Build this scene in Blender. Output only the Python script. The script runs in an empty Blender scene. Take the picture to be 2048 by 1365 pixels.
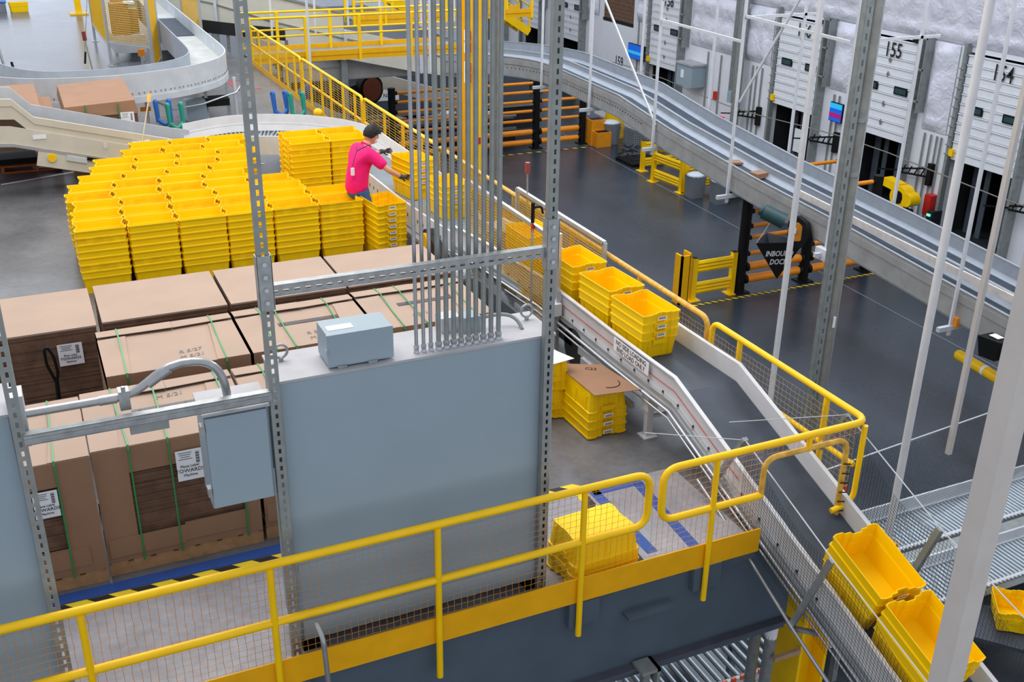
import bpy, bmesh, math, random
from mathutils import Vector, Matrix, Euler
random.seed(7)
S = bpy.context.scene
COL = S.collection
V = Vector
PI = math.pi

# ---------------------------------------------------------------- camera, world, lights, exposure
def make_camera():
    yaw, pitch, roll = 0.43491, 0.42505, -0.01538
    fw = V((math.sin(yaw)*math.cos(pitch), math.cos(yaw)*math.cos(pitch), -math.sin(pitch)))
    r = V((math.cos(yaw), -math.sin(yaw), 0))
    d = fw.cross(r)
    r2 = r*math.cos(roll) + d*math.sin(roll)
    d2 = -r*math.sin(roll) + d*math.cos(roll)
    cd = bpy.data.cameras.new('camera'); cam = bpy.data.objects.new('camera', cd); COL.objects.link(cam)
    m = Matrix((r2, -d2, -fw)).transposed().to_4x4()
    m.translation = V((0, 0, 5.1))
    cam.matrix_world = m
    cd.sensor_width = 36; cd.lens = 36*2134.5/2048; cd.clip_start = 0.05; cd.clip_end = 300
    S.camera = cam
make_camera()

w = bpy.data.worlds.new('world'); S.world = w; w.use_nodes = True
bg = w.node_tree.nodes['Background']
bg.inputs[0].default_value = (0.70, 0.74, 0.82, 1); bg.inputs[1].default_value = 0.98

def area(name, loc, sx, sy, power, col, rot=(0, 0, 0)):
    ld = bpy.data.lights.new(name, 'AREA'); ld.shape = 'RECTANGLE'; ld.size = sx; ld.size_y = sy
    ld.energy = power; ld.color = col
    o = bpy.data.objects.new(name, ld); COL.objects.link(o); o.location = loc; o.rotation_euler = rot
    return o
WARM = (1.0, 0.94, 0.88); COOL = (0.80, 0.90, 1.0)
area('high_bay_light', (1.5, 9.5, 9.5), 7, 5, 620, WARM, (math.radians(-12), 0, 0))
area('high_bay_light', (1.5, 18, 10), 7, 6, 760, WARM)
area('high_bay_light', (0, 30, 10), 10, 8, 1300, COOL)
area('far_floor_fill', (0, 66, 9), 16, 7, 5500, COOL, (math.radians(70), 0, 0))  # added unseen fill that brightens the far floor and its reflections; no window here
area('high_bay_light', (13, 30, 9), 3, 20, 800, COOL)
area('high_bay_light', (17.5, 24, 8), 2, 22, 1200, COOL, (0, math.radians(35), 0))
area('high_bay_light', (14, 11, 9), 8, 3, 450, COOL)
S.view_settings.view_transform = 'Standard'; S.view_settings.look = 'None'
S.view_settings.exposure = 0.0; S.view_settings.gamma = 1; S.view_settings.use_curve_mapping = False

# ---------------------------------------------------------------- materials
def srgb(c):
    return tuple(((x/255)/12.92 if x/255 <= .04045 else (((x/255)+.055)/1.055)**2.4) for x in c)
def mat(name, rgb, rough=.5, metal=0., var=.12, scale=6., bump=0., bscale=40., spec=.5, emis=0., alpha=1.):
    m = bpy.data.materials.new(name); m.use_nodes = True
    nt = m.node_tree; b = nt.nodes['Principled BSDF']
    c = srgb(rgb)
    b.inputs['Roughness'].default_value = rough; b.inputs['Metallic'].default_value = metal
    b.inputs['Specular IOR Level'].default_value = spec
    if alpha < 1: b.inputs['Alpha'].default_value = alpha
    tc = nt.nodes.new('ShaderNodeTexCoord')
    if var > 0:
        n = nt.nodes.new('ShaderNodeTexNoise'); n.inputs['Scale'].default_value = scale; n.inputs['Detail'].default_value = 5
        nt.links.new(tc.outputs['Object'], n.inputs['Vector'])
        mx = nt.nodes.new('ShaderNodeMix'); mx.data_type = 'RGBA'
        mr = nt.nodes.new('ShaderNodeMapRange'); mr.inputs[1].default_value = .3; mr.inputs[2].default_value = .7
        nt.links.new(n.outputs['Fac'], mr.inputs[0]); nt.links.new(mr.outputs[0], mx.inputs[0])
        mx.inputs[6].default_value = tuple(x*(1-var) for x in c)+(1,)
        mx.inputs[7].default_value = tuple(min(1, x*(1+var)) for x in c)+(1,)
        nt.links.new(mx.outputs[2], b.inputs['Base Color'])
    else:
        b.inputs['Base Color'].default_value = c+(1,)
    if bump > 0:
        n2 = nt.nodes.new('ShaderNodeTexNoise'); n2.inputs['Scale'].default_value = bscale
        nt.links.new(tc.outputs['Object'], n2.inputs['Vector'])
        bp = nt.nodes.new('ShaderNodeBump'); bp.inputs['Strength'].default_value = bump; bp.inputs['Distance'].default_value = .02
        nt.links.new(n2.outputs['Fac'], bp.inputs['Height']); nt.links.new(bp.outputs[0], b.inputs['Normal'])
    if emis > 0:
        b.inputs['Emission Color'].default_value = c+(1,); b.inputs['Emission Strength'].default_value = emis
    return m
TOTE = mat('tote_plastic', (255, 206, 0), .42, var=.05, scale=3, spec=.25)
TOTE2 = mat('tote_plastic_worn', (252, 200, 0), .48, var=.13, scale=9, spec=.25)
TOTE_OR = mat('orange_plastic', (235, 150, 20), .5, var=.08)
YST = mat('yellow_paint', (252, 200, 0), .36, var=.06, scale=4, spec=.35)
YWORN = mat('worn_yellow_paint', (212, 165, 60), .42, var=.28, scale=14)
YDARK = mat('ochre_yellow_paint', (234, 170, 0), .45, var=.06, spec=.3)
ORNET = mat('orange_netting', (210, 140, 50), .7, var=.1)
ORANGE = mat('orange_bumper', (246, 148, 20), .4, var=.06)
BLACK = mat('black_plastic', (12, 12, 13), .55, var=.2, spec=.25)
RUBBER = mat('black_rubber', (20, 22, 25), .55, var=.25)
BELT = mat('dark_belt', (54, 62, 74), .5, var=.22, scale=4, bump=.1)
CAB = mat('grey_enclosure_paint', (147, 164, 174), .45, var=.03, scale=2)
CABTOP = mat('pale_grey_paint', (172, 172, 176), .6, var=.1, scale=5)  # paler, rougher grey than the enclosure paint, for lids and top plates
GALV = mat('galvanised_steel', (158, 162, 162), .38, metal=.55, var=.16, scale=18)
GALVD = mat('dull_galvanised_steel', (146, 151, 149), .5, metal=.4, var=.14, scale=8)
COND = mat('conduit_steel', (168, 170, 172), .3, metal=.65, var=.08, scale=20)
ALU = mat('aluminium', (190, 194, 198), .3, metal=.6, var=.06)
WHITEP = mat('white_painted_steel', (212, 212, 214), .45, var=.06, scale=5)
LGREY = mat('light_grey_steel', (196, 200, 204), .42, var=.08, scale=4)
LG2 = mat('brushed_guard_steel', (152, 158, 167), .55, var=.08, scale=4)
BEIGE = mat('beige_steel', (206, 200, 184), .5, var=.05, scale=3)
TANP = mat('tan_painted_post', (196, 190, 184), .5, var=.04)
ROLL = mat('roller_steel', (160, 170, 178), .38, metal=.6, var=.05)
CARD = mat('cardboard', (168, 145, 128), .85, var=.05, scale=2.5)
CARDB = mat('shaded_brown_cardboard', (150, 114, 88), .85, var=.07, scale=3)  # brown board; darkened so the bale wraps carry their shade in the colour
CARDL = mat('cardboard_layers', (108, 80, 62), .9, var=.25, scale=9)
WOOD = mat('pallet_wood', (176, 134, 92), .8, var=.2, scale=12)
WOODR = mat('red_pallet_wood', (190, 100, 50), .8, var=.2, scale=12)
STRAP = mat('green_strap', (30, 140, 70), .35, var=.05)
WIRE = mat('grey_wire', (120, 115, 100), .5, var=.05)
TAPE = mat('dark_tape', (62, 58, 60), .4, var=.05)
PAPER = mat('paper', (236, 236, 240), .6, var=.02)
INK = mat('black_ink', (20, 20, 22), .6, var=0)
LINK = mat('grey_ink', (120, 115, 110), .7, var=0)
WINK = mat('white_ink', (235, 235, 235), .6, var=0)
BEAM = mat('blue_grey_beam', (74, 88, 100), .5, var=.08, scale=3)
BEAMD = mat('dark_beam_flange', (74, 76, 88), .6, var=.15)
DKGREY = mat('dark_grey_steel', (74, 82, 92), .5, var=.1)
DKMACH = mat('dark_machinery', (30, 33, 38), .6, var=.4)
BLUE = mat('blue_plastic', (25, 95, 175), .45, var=.08)
GREEN = mat('green_plastic', (20, 140, 120), .45, var=.08)
RED = mat('red_plastic', (200, 40, 36), .4, var=.05)
BIN = mat('grey_bin_plastic', (120, 124, 130), .5, var=.06)
BAG = mat('clear_bag_plastic', (205, 212, 222), .3, var=.1, scale=20, bump=.6)
PINK = mat('pink_cotton', (240, 0, 112), .8, var=.06, scale=12, bump=.25, bscale=18)
DENIM = mat('blue_denim', (48, 92, 150), .85, var=.15, scale=30)
SKIN = mat('skin', (214, 152, 122), .55, var=.04)
HAIR = mat('dark_hair', (12, 10, 10), .6, var=.3, scale=40, bump=.5, bscale=60)
GLOVE = mat('dark_grey_glove', (66, 66, 66), .85, var=.25, scale=50)
MASK = mat('white_mask', (232, 234, 236), .7, var=.02)
LANY = mat('lanyard_navy', (50, 50, 90), .7, var=.1)
SIDENET = mat('pale_ochre_netting', (190, 160, 96), .7, var=.1)
YMESH = mat('yellow_mesh_wire', (226, 176, 30), .5, var=.05)
BLKNET = mat('black_netting', (30, 32, 36), .7, var=0)
NETL = mat('pale_netting', (130, 134, 140), .7, var=0)
SCREENB = mat('screen_blue', (20, 90, 200), .2, var=0, emis=.5)
SCREENC = mat('screen_cyan', (40, 170, 220), .2, var=0, emis=.5)
SCREENM = mat('screen_magenta', (150, 30, 110), .2, var=0, emis=.5)
GLED = mat('green_indicator', (60, 255, 160), .3, var=0, emis=5)
OLED = mat('orange_indicator', (255, 140, 40), .3, var=0, emis=1.2)
DOORW = mat('white_dock_door', (226, 228, 232), .45, var=.03)
WALLW = mat('white_wall_panel', (224, 224, 230), .6, var=.04, scale=2)
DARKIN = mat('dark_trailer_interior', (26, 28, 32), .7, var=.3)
TEAL = mat('teal_motor', (36, 70, 72), .45, var=.1)

def floor_mat(name, c1, c2, rough, grid=3.0, scl=.5):
    m = bpy.data.materials.new(name); m.use_nodes = True; nt = m.node_tree; b = nt.nodes['Principled BSDF']
    tc = nt.nodes.new('ShaderNodeTexCoord')
    n = nt.nodes.new('ShaderNodeTexNoise'); n.inputs['Scale'].default_value = scl; n.inputs['Detail'].default_value = 8; n.inputs['Roughness'].default_value = .65
    nt.links.new(tc.outputs['Object'], n.inputs['Vector'])
    cr = nt.nodes.new('ShaderNodeValToRGB'); cr.color_ramp.elements[0].position = .35; cr.color_ramp.elements[1].position = .68
    cr.color_ramp.elements[0].color = srgb(c1)+(1,); cr.color_ramp.elements[1].color = srgb(c2)+(1,)
    nt.links.new(n.outputs['Fac'], cr.inputs[0])
    n2 = nt.nodes.new('ShaderNodeTexNoise'); n2.inputs['Scale'].default_value = 14; n2.inputs['Detail'].default_value = 6
    nt.links.new(tc.outputs['Object'], n2.inputs['Vector'])
    mx = nt.nodes.new('ShaderNodeMix'); mx.data_type = 'RGBA'; mx.blend_type = 'MULTIPLY'; mx.inputs[0].default_value = .35
    nt.links.new(cr.outputs[0], mx.inputs[6]); nt.links.new(n2.outputs['Fac'], mx.inputs[7])
    nt.links.new(mx.outputs[2], b.inputs['Base Color'])
    mr = nt.nodes.new('ShaderNodeMapRange'); mr.inputs[3].default_value = rough*.75; mr.inputs[4].default_value = rough*1.35
    nt.links.new(n.outputs['Fac'], mr.inputs[0]); nt.links.new(mr.outputs[0], b.inputs['Roughness'])
    return m
MEZZF = floor_mat('polished_concrete', (92, 92, 95), (132, 132, 136), .24)
WALKF = floor_mat('pale_walkway_concrete', (138, 140, 148), (172, 174, 182), .4, scl=.9)
GROUNDF = floor_mat('dark_sealed_concrete', (44, 54, 64), (70, 76, 85), .26, scl=.25)

def quilt_mat():
    m = bpy.data.materials.new('quilted_foil_blanket'); m.use_nodes = True; nt = m.node_tree; b = nt.nodes['Principled BSDF']
    b.inputs['Base Color'].default_value = srgb((218, 218, 228))+(1,); b.inputs['Roughness'].default_value = .45; b.inputs['Metallic'].default_value = .08
    tc = nt.nodes.new('ShaderNodeTexCoord')
    vo = nt.nodes.new('ShaderNodeTexVoronoi'); vo.inputs['Scale'].default_value = 1.1
    n = nt.nodes.new('ShaderNodeTexNoise'); n.inputs['Scale'].default_value = 3.5; n.inputs['Detail'].default_value = 3; n.inputs['Distortion'].default_value = 1.2
    nt.links.new(tc.outputs['Object'], vo.inputs['Vector']); nt.links.new(tc.outputs['Object'], n.inputs['Vector'])
    ad = nt.nodes.new('ShaderNodeMath'); ad.operation = 'MULTIPLY_ADD'; ad.inputs[1].default_value = 1.3
    nt.links.new(vo.outputs['Distance'], ad.inputs[0]); nt.links.new(n.outputs['Fac'], ad.inputs[2])
    bp = nt.nodes.new('ShaderNodeBump'); bp.inputs['Strength'].default_value = .5; bp.inputs['Distance'].default_value = .09
    nt.links.new(ad.outputs[0], bp.inputs['Height']); nt.links.new(bp.outputs[0], b.inputs['Normal'])
    return m
QUILT = quilt_mat()

# ---------------------------------------------------------------- mesh helpers (all in world metres)
class MB:
    def __init__(s): s.v = []; s.f = []; s.m = []; s.sm = []; s.cur = 0
    def add(s, vs, fs, smooth=False):
        k = len(s.v); s.v += [tuple(p) for p in vs]
        for f in fs: s.f.append([i+k for i in f]); s.m.append(s.cur); s.sm.append(smooth)
        return s
    def box(s, x0, x1, y0, y1, z0, z1):
        vs = [(x0,y0,z0),(x1,y0,z0),(x1,y1,z0),(x0,y1,z0),(x0,y0,z1),(x1,y0,z1),(x1,y1,z1),(x0,y1,z1)]
        return s.add(vs, [(3,2,1,0),(4,5,6,7),(0,1,5,4),(1,2,6,5),(2,3,7,6),(3,0,4,7)])
    def obox(s, c, a, b, d):     # centre and three half vectors
        c, a, b, d = V(c), V(a), V(b), V(d)
        vs = [c-a-b-d, c+a-b-d, c+a+b-d, c-a+b-d, c-a-b+d, c+a-b+d, c+a+b+d, c-a+b+d]
        return s.add(vs, [(3,2,1,0),(4,5,6,7),(0,1,5,4),(1,2,6,5),(2,3,7,6),(3,0,4,7)])
    def beam(s, p, q, w_, h_, up=(0,0,1)):
        p, q = V(p), V(q); d = (q-p); L = d.length; d.normalize(); u = V(up)
        r = d.cross(u)
        if r.length < 1e-4: u = V((0,1,0)); r = d.cross(u)
        r.normalize(); u = r.cross(d).normalized()
        return s.obox((p+q)/2, d*L/2, r*w_/2, u*h_/2)
    def tube(s, pts, r, seg=8, caps=True):
        pts = [V(p) for p in pts]; n = len(pts); rings = []
        pr = None
        for i, p in enumerate(pts):
            if i == 0: t = pts[1]-pts[0]
            elif i == n-1: t = pts[-1]-pts[-2]
            else: t = (pts[i+1]-p).normalized()+(p-pts[i-1]).normalized()
            t.normalize()
            if pr is None:
                a = V((0,0,1)) if abs(t.z) < .9 else V((1,0,0))
                u = t.cross(a).normalized()
            else:
                u = (pr - t*pr.dot(t)).normalized()
            pr = u; w2 = t.cross(u)
            k = 1.0
            if 0 < i < n-1:
                cs = (pts[i+1]-p).normalized().dot(t); k = 1/max(cs, .5)
            rr = r[i] if isinstance(r, (list, tuple)) else r
            rings.append([p+(u*math.cos(2*PI*j/seg)+w2*math.sin(2*PI*j/seg))*rr for j in range(seg)])
        vs = [q for rg in rings for q in rg]; fs = []
        for i in range(n-1):
            for j in range(seg):
                fs.append((i*seg+j, i*seg+(j+1) % seg, (i+1)*seg+(j+1) % seg, (i+1)*seg+j))
        s.add(vs, fs, True)
        if caps:
            k = len(vs); s.add(rings[0], [tuple(reversed(range(seg)))]); s.add(rings[-1], [tuple(range(seg))])
        return s
    def cyl(s, p, q, r, seg=12): return s.tube([p, q], r, seg)
    def prism(s, pts, vec):      # planar polygon extruded by vec
        n = len(pts); vec = V(vec); a = [V(p) for p in pts]; b = [p+vec for p in a]
        fs = [tuple(reversed(range(n))), tuple(range(n, 2*n))]+[(i, (i+1) % n, n+(i+1) % n, n+i) for i in range(n)]
        return s.add(a+b, fs)
    def sweep(s, prof, path, closed=True, smooth=False):   # prof: (right, up) pairs
        path = [V(p) for p in path]; n = len(path); m = len(prof); vs = []
        for i, p in enumerate(path):
            if i == 0: t = path[1]-p
            elif i == n-1: t = p-path[-2]
            else: t = (path[i+1]-p).normalized()+(p-path[i-1]).normalized()
            t = V((t.x, t.y, 0)).normalized(); r = V((t.y, -t.x, 0))
            k = 1.0
            if 0 < i < n-1:
                a = (path[i+1]-p); a = V((a.x, a.y, 0)).normalized(); k = 1/max(a.dot(t), .6)
            for (u, h) in prof: vs.append(p+r*u*k+V((0,0,h)))
        fs = []
        mm = m if closed else m-1
        for i in range(n-1):
            for j in range(mm):
                fs.append((i*m+j, i*m+(j+1) % m, (i+1)*m+(j+1) % m, (i+1)*m+j))
        if closed: fs += [tuple(reversed(range(m))), tuple((n-1)*m+j for j in range(m))]
        return s.add(vs, fs, smooth)
    def plate(s, path, u0, u1, h0, h1): return s.sweep([(u0,h0),(u1,h0),(u1,h1),(u0,h1)], path)
    def ell(s, c, r, seg=16, rings=10, rot=None):
        c = V(c); vs = []; fs = []
        for i in range(rings+1):
            th = PI*i/rings
            for j in range(seg):
                ph = 2*PI*j/seg
                p = V((r[0]*math.sin(th)*math.cos(ph), r[1]*math.sin(th)*math.sin(ph), r[2]*math.cos(th)))
                if rot: p = rot @ p
                vs.append(c+p)
        for i in range(rings):
            for j in range(seg): fs.append((i*seg+j, (i+1)*seg+j, (i+1)*seg+(j+1) % seg, i*seg+(j+1) % seg))
        return s.add(vs, fs, True)
    def mesh(s, name, mats, off=V((0,0,0))):
        me = bpy.data.meshes.new(name)
        me.from_pydata([tuple(V(p)-off) for p in s.v], [], s.f)
        for i, p in enumerate(me.polygons): p.material_index = s.m[i]; p.use_smooth = s.sm[i]
        for m in (mats if isinstance(mats, (list, tuple)) else [mats]): me.materials.append(m)
        bm = bmesh.new(); bm.from_mesh(me); bmesh.ops.recalc_face_normals(bm, faces=bm.faces); bm.to_mesh(me); bm.free()
        return me
    def build(s, name, mats, parent=None):
        if parent is not None:
            off = parent.get('_o'); off = V(off) if off is not None else V((0,0,0))
            o = bpy.data.objects.new(name, s.mesh(name, mats, off)); COL.objects.link(o); o.parent = parent; o['_o'] = tuple(off)
            return o
        xs = [p[0] for p in s.v]; ys = [p[1] for p in s.v]; zs = [p[2] for p in s.v]
        off = V(((min(xs)+max(xs))/2, (min(ys)+max(ys))/2, min(zs)))
        o = bpy.data.objects.new(name, s.mesh(name, mats, off)); COL.objects.link(o); o.location = off; o['_o'] = tuple(off)
        return o

def tag(o, label, cat, group=None, kind=None):
    if label: o['label'] = label
    if cat: o['category'] = cat
    if group: o['group'] = group
    if kind: o['kind'] = kind
    return o
def thing(name, loc, label, cat, group=None, kind=None):
    o = bpy.data.objects.new(name, None); COL.objects.link(o); o.location = loc; o['_o'] = tuple(loc); o.empty_display_size = .1
    return tag(o, label, cat, group, kind)
def struct(name, mb, m, label=None, parent=None):
    o = mb.build(name, m, parent); o['kind'] = 'structure'
    if label: o['label'] = label
    return o
def copy_tree(o, parent=None):
    c = o.copy(); COL.objects.link(c); c.parent = parent
    for ch in list(o.children): copy_tree(ch, c)
    return c
def bez(p0, p1, p2, p3, n=10):
    p0, p1, p2, p3 = map(V, (p0, p1, p2, p3)); out = []
    for i in range(n+1):
        t = i/n; out.append(p0*(1-t)**3+p1*3*t*(1-t)**2+p2*3*t*t*(1-t)+p3*t**3)
    return out
def arc(c, r, a0, a1, n=8, z=0.):
    return [V((c[0]+r*math.cos(a0+(a1-a0)*i/n), c[1]+r*math.sin(a0+(a1-a0)*i/n), z)) for i in range(n+1)]
def rnd(pts, r, n=5):       # round the corners of a polyline
    pts = [V(p) for p in pts]; out = [pts[0]]
    for i in range(1, len(pts)-1):
        a = (pts[i-1]-pts[i]); b = (pts[i+1]-pts[i]); rr = min(r, a.length*.49, b.length*.49)
        p = pts[i]+a.normalized()*rr; q = pts[i]+b.normalized()*rr
        for k in range(n+1):
            t = k/n; out.append(p*(1-t)**2+pts[i]*2*t*(1-t)+q*t*t)
    out.append(pts[-1]); return out
def text_on(parent, txt, c, right, up, size, m, name='lettering', thick=.002, squash=1.0, italic=0., bold=0.):
    cu = bpy.data.curves.new('t', 'FONT'); cu.body = txt; cu.size = size; cu.align_x = 'CENTER'; cu.align_y = 'CENTER'; cu.extrude = thick/2; cu.offset = bold; cu.shear = italic; cu.resolution_u = 2
    to = bpy.data.objects.new('t', cu); COL.objects.link(to)
    dg = bpy.context.evaluated_depsgraph_get(); me = bpy.data.meshes.new_from_object(to.evaluated_get(dg))
    bpy.data.objects.remove(to); bpy.data.curves.remove(cu)
    r = V(right).normalized(); u = V(up).normalized(); n = r.cross(u)
    off = V(parent.get('_o', (0,0,0)))
    for v in me.vertices: v.co = V(c)-off + r*v.co.x*squash + u*v.co.y + n*v.co.z
    me.materials.clear(); me.materials.append(m)
    for p in me.polygons: p.material_index = 0
    o = bpy.data.objects.new(name, me); COL.objects.link(o); o.parent = parent; o['_o'] = tuple(off)
    return o
def paper(parent, c, right, up, w_, h_, lines=('Place Label', 'TOWARDS', 'Machine'), name='paper_label', bar=True):
    r = V(right).normalized(); u = V(up).normalized(); n = r.cross(u); c = V(c)
    b = MB(); b.obox(c, r*w_/2, u*h_/2, n*.0015)
    b.cur = 1
    if bar:
        for i in range(9): b.obox(c+r*w_*.3+u*h_*(.4-.045*i)+n*.002, r*w_*.07, u*h_*(.008+.008*(i % 2)), n*.001)
        for i in range(4): b.obox(c-r*w_*.15+u*h_*(.42-.07*i)+n*.002, r*w_*(.25-.04*(i % 3)), u*h_*.008, n*.001)
    o = b.build(name, [PAPER, INK], parent)
    for i, t in enumerate(lines):
        text_on(o, t, c-r*w_*.02+u*h_*(-.03-.15*i)+n*.003, r, u, h_*(.17 if i == 1 else .12), INK)
    return o
def grid_net(mb, o, a, b, na, nb, r, wob=0., seg=3, cut=None):
    # wires between corner o, edges a (na cells) and b (nb cells)
    o, a, b = V(o), V(a), V(b)
    def P(i, j):
        rr = random.Random(int(i*7919+j*104729)); return o+a*(i/na)+b*(j/nb)+(a.normalized()*rr.uniform(-wob, wob)+b.normalized()*rr.uniform(-wob, wob))
    st = 1 if wob > 0 else None
    for i in range(na+1):
        js = range(nb+1) if st else (0, nb)
        mb.tube([P(i, j) for j in js], r, seg, False)
    for j in range(nb+1):
        is_ = range(na+1) if st else (0, na)
        mb.tube([P(i, j) for i in is_], r, seg, False)
    return mb
# ================================================================ SETTING
G = -4.8
struct('floor', MB().box(-14, 24.2, -4, 78, G-.2, G), GROUNDF)
mz = MB().box(-14, 5.93, 5.80, 29.6, -.16, 0); mz.box(-14, 5.6, 29.6, 78, -.16, 0)
struct('mezzanine_floor', mz, MEZZF)
struct('trim_4', MB().box(-3, 4.93, 5.80, 7.07, .0, .003), WALKF)
# steel under the mezzanine edge
bm_ = MB(); bm_.cur = 0; bm_.box(-3, 5.35, 5.778, 5.798, -1.0, -.005)
bm_.cur = 1; bm_.box(-3, 5.35, 5.70, 6.0, -.89, -.86); bm_.cur = 0
for x in (-1.2, 1.05, 3.3, 4.42): bm_.box(x-.13, x+.13, 5.715, 5.778, -.26, -.04)
bm_.box(3.68, 4.1, 5.68, 5.778, -.33, -.30)
struct('trim_1', bm_, [BEAM, BEAMD])
struct('trim_2', MB().box(5.80, 5.93, 5.86, 29.6, -.9, -.02), BEAM)

# dock wall with its door openings
XW = 24.0
DC = [16.64, 20.77, 24.86, 29.0, 37.3, 41.3, 45.5, 49.7, 54.0]
HW = 1.28; DT = .42
wl = MB(); prev = 6.0
for c in DC:
    wl.box(XW, XW+.2, prev, c-HW, G, DT); prev = c+HW
wl.box(XW, XW+.2, prev, 78, G, DT); wl.box(XW, XW+.2, 6, 78, DT, 7)
struct('wall_right', wl, WALLW)
bwl = MB().box(-14, 24.2, 78, 78.2, G, 7)
struct('wall_back', bwl, WALLW)
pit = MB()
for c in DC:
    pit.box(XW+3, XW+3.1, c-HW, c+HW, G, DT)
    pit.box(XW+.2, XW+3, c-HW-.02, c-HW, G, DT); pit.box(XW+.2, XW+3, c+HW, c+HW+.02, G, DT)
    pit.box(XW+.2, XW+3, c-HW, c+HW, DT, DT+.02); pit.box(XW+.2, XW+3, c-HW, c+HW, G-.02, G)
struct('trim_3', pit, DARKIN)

# quilted blankets on the wall between the doors
spans = [(6, 15.0, -2.0), (18.2, 19.2, -2.0), (22.35, 23.3, -1.95), (26.45, 27.5, -1.55), (30.6, 35.6, -1.35), (38.9, 39.7, -1.0), (43, 44, -1.2), (47.2, 48.2, -1.0)]
def quilt(y0, y1, z0, z1):
    b = MB(); ny = max(2, int((y1-y0)/.12)); nz = max(2, int((z1-z0)/.12)); vs = []; fs = []
    for i in range(ny+1):
        for j in range(nz+1):
            y = y0+(y1-y0)*i/ny; z = z0+(z1-z0)*j/nz
            edge = min(i, ny-i, 2)/2*min(j, nz-j, 2)/2
            px = abs(math.sin(y*PI/1.25)*math.sin(z*PI/1.25+.6))**.5
            x = 23.97-edge*(.05+.14*px+.02*math.sin(y*9+z*4)*math.sin(z*11))
            vs.append((x, y, z))
    for i in range(ny):
        for j in range(nz): fs.append((i*(nz+1)+j, (i+1)*(nz+1)+j, (i+1)*(nz+1)+j+1, i*(nz+1)+j+1))
    b.add(vs, fs, True); return b
QN = ['between the wall end and the first dock door', 'left of dock door 153', 'between dock doors 154 and 155', 'between dock doors 155 and 156', 'between dock doors 156 and 158', 'between dock doors 158 and 159', 'between dock doors 159 and 160', 'beyond dock door 160']
for (y0, y1, z0), nm in zip(spans, QN):
    tag(quilt(y0, y1, z0, .55).build('insulation_blanket', QUILT), 'quilted silver insulation blanket, %s' % nm, 'insulation blanket', 'quilted blankets on the dock wall')
o_ = quilt(6, 60, .58, 5.5).build('insulation_blanket', QUILT)
tag(o_, 'long quilted silver insulation blanket running above all the dock doors', 'insulation blanket', 'quilted blankets on the dock wall')
# wall rails under the blankets
for (y0, y1, z0) in spans[2:5]: pass

# dock doors
def dock_door(c, num, zb, lab, dark=False, win=True, short=False):
    t = thing('dock_door_panel', (XW-.1, c, zb), lab, 'dock door', 'raised sectional dock doors')
    b = MB(); zt = DT-.04; n = 11; h = (zt-zb)/n
    for k in range(n):
        z = zb+k*h
        b.box(XW-.10, XW-.05, c-HW+.1, c+HW-.1, z+.004, z+h*.86); b.box(XW-.135, XW-.05, c-HW+.1, c+HW-.1, z+h*.86, z+h-.01)
    b.build('door_panel', CARDL if dark else DOORW, t)
    if win:
        for s in (-1, 1):
            w_ = MB(); w_.box(XW-.142, XW-.1, c+s*.62-.27, c+s*.62+.27, zb+h*5.15, zb+h*6.0)
            f = w_.build('door_window', BLACK, t)
            MB().box(XW-.147, XW-.14, c+s*.62-.22, c+s*.62+.22, zb+h*5.3, zb+h*5.85).build('pane', TEAL, f)
    if num:
        text_on(t, num, (XW-.14, c-.08, zt-h*1.25), (0, -1, 0), (0, 0, 1), .60, INK, 'door_number', .004, .8, 0, .005)
    if not dark:
        for k in (9.0, 7.4, 4.1, 2.0):
            z = zb+h*(k-.3); mk = MB(); mk.prism([(XW-.136, c, z-.1), (XW-.136, c+.06, z), (XW-.136, c, z+.1), (XW-.136, c-.06, z)], (-.004, 0, 0)); mk.build('diamond_marker', LINK, t)
    # tracks
    for s in (-1, 1):
        k = MB(); y = c+s*(HW-.02)
        k.box(XW-.34, XW-.02, y-.045, y+.045, G, .62) if s < 0 else k.box(XW-.2, XW-.02, y-.05, y+.05, G, .66)
        if s < 0:
            k.box(XW-.36, XW-.02, y-.30, y-.27, -1.5, .62); k.box(XW-.36, XW-.34, y-.30, y, -.3, -.25); k.box(XW-.36, XW-.34, y-.30, y, .57, .62); k.box(XW-.36, XW-.34, y-.30, y, -1.2, -1.15)
        for i in range(10): k.box(XW-.24, XW-.12, y-.07, y+.07, zb+i*h+.12, zb+i*h+.15)
        k.build('door_track', GALVD, t)
    MB().box(XW-.2, XW-.06, c-HW+.1, c-HW+.45, .4, .5).build('spring_bracket', BLACK, t)
    MB().box(XW-.2, XW-.1, c+HW-.22, c+HW-.06, zb+.1, zb+.3).build('edge_cap', YST, t)
    return t
dock_door(DC[1], '154', -2.55, 'white sectional dock door marked 154 at the far right of the wall')
dock_door(DC[2], '155', -2.55, 'white sectional dock door marked 155 beside the big grey column')
dock_door(DC[3], '156', -2.55, 'white sectional dock door marked 156 above the blue notice screen')
dock_door(DC[4], '158', -2.55, 'white sectional dock door marked 158 above the grey wall transformer')
d = dock_door(DC[6], None, -2.6, 'white sectional dock door behind the bend of the hanging conveyor')
dock_door(DC[7], None, -2.6, 'farthest white sectional dock door at the upper end of the dock wall', win=False)
dock_door(DC[8], None, -2.6, 'white sectional dock door behind the bundled steel conduits', win=False)
dock_door(DC[0], '153', -2.55, 'white sectional dock door at the wall end nearest the frame edge')
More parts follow.
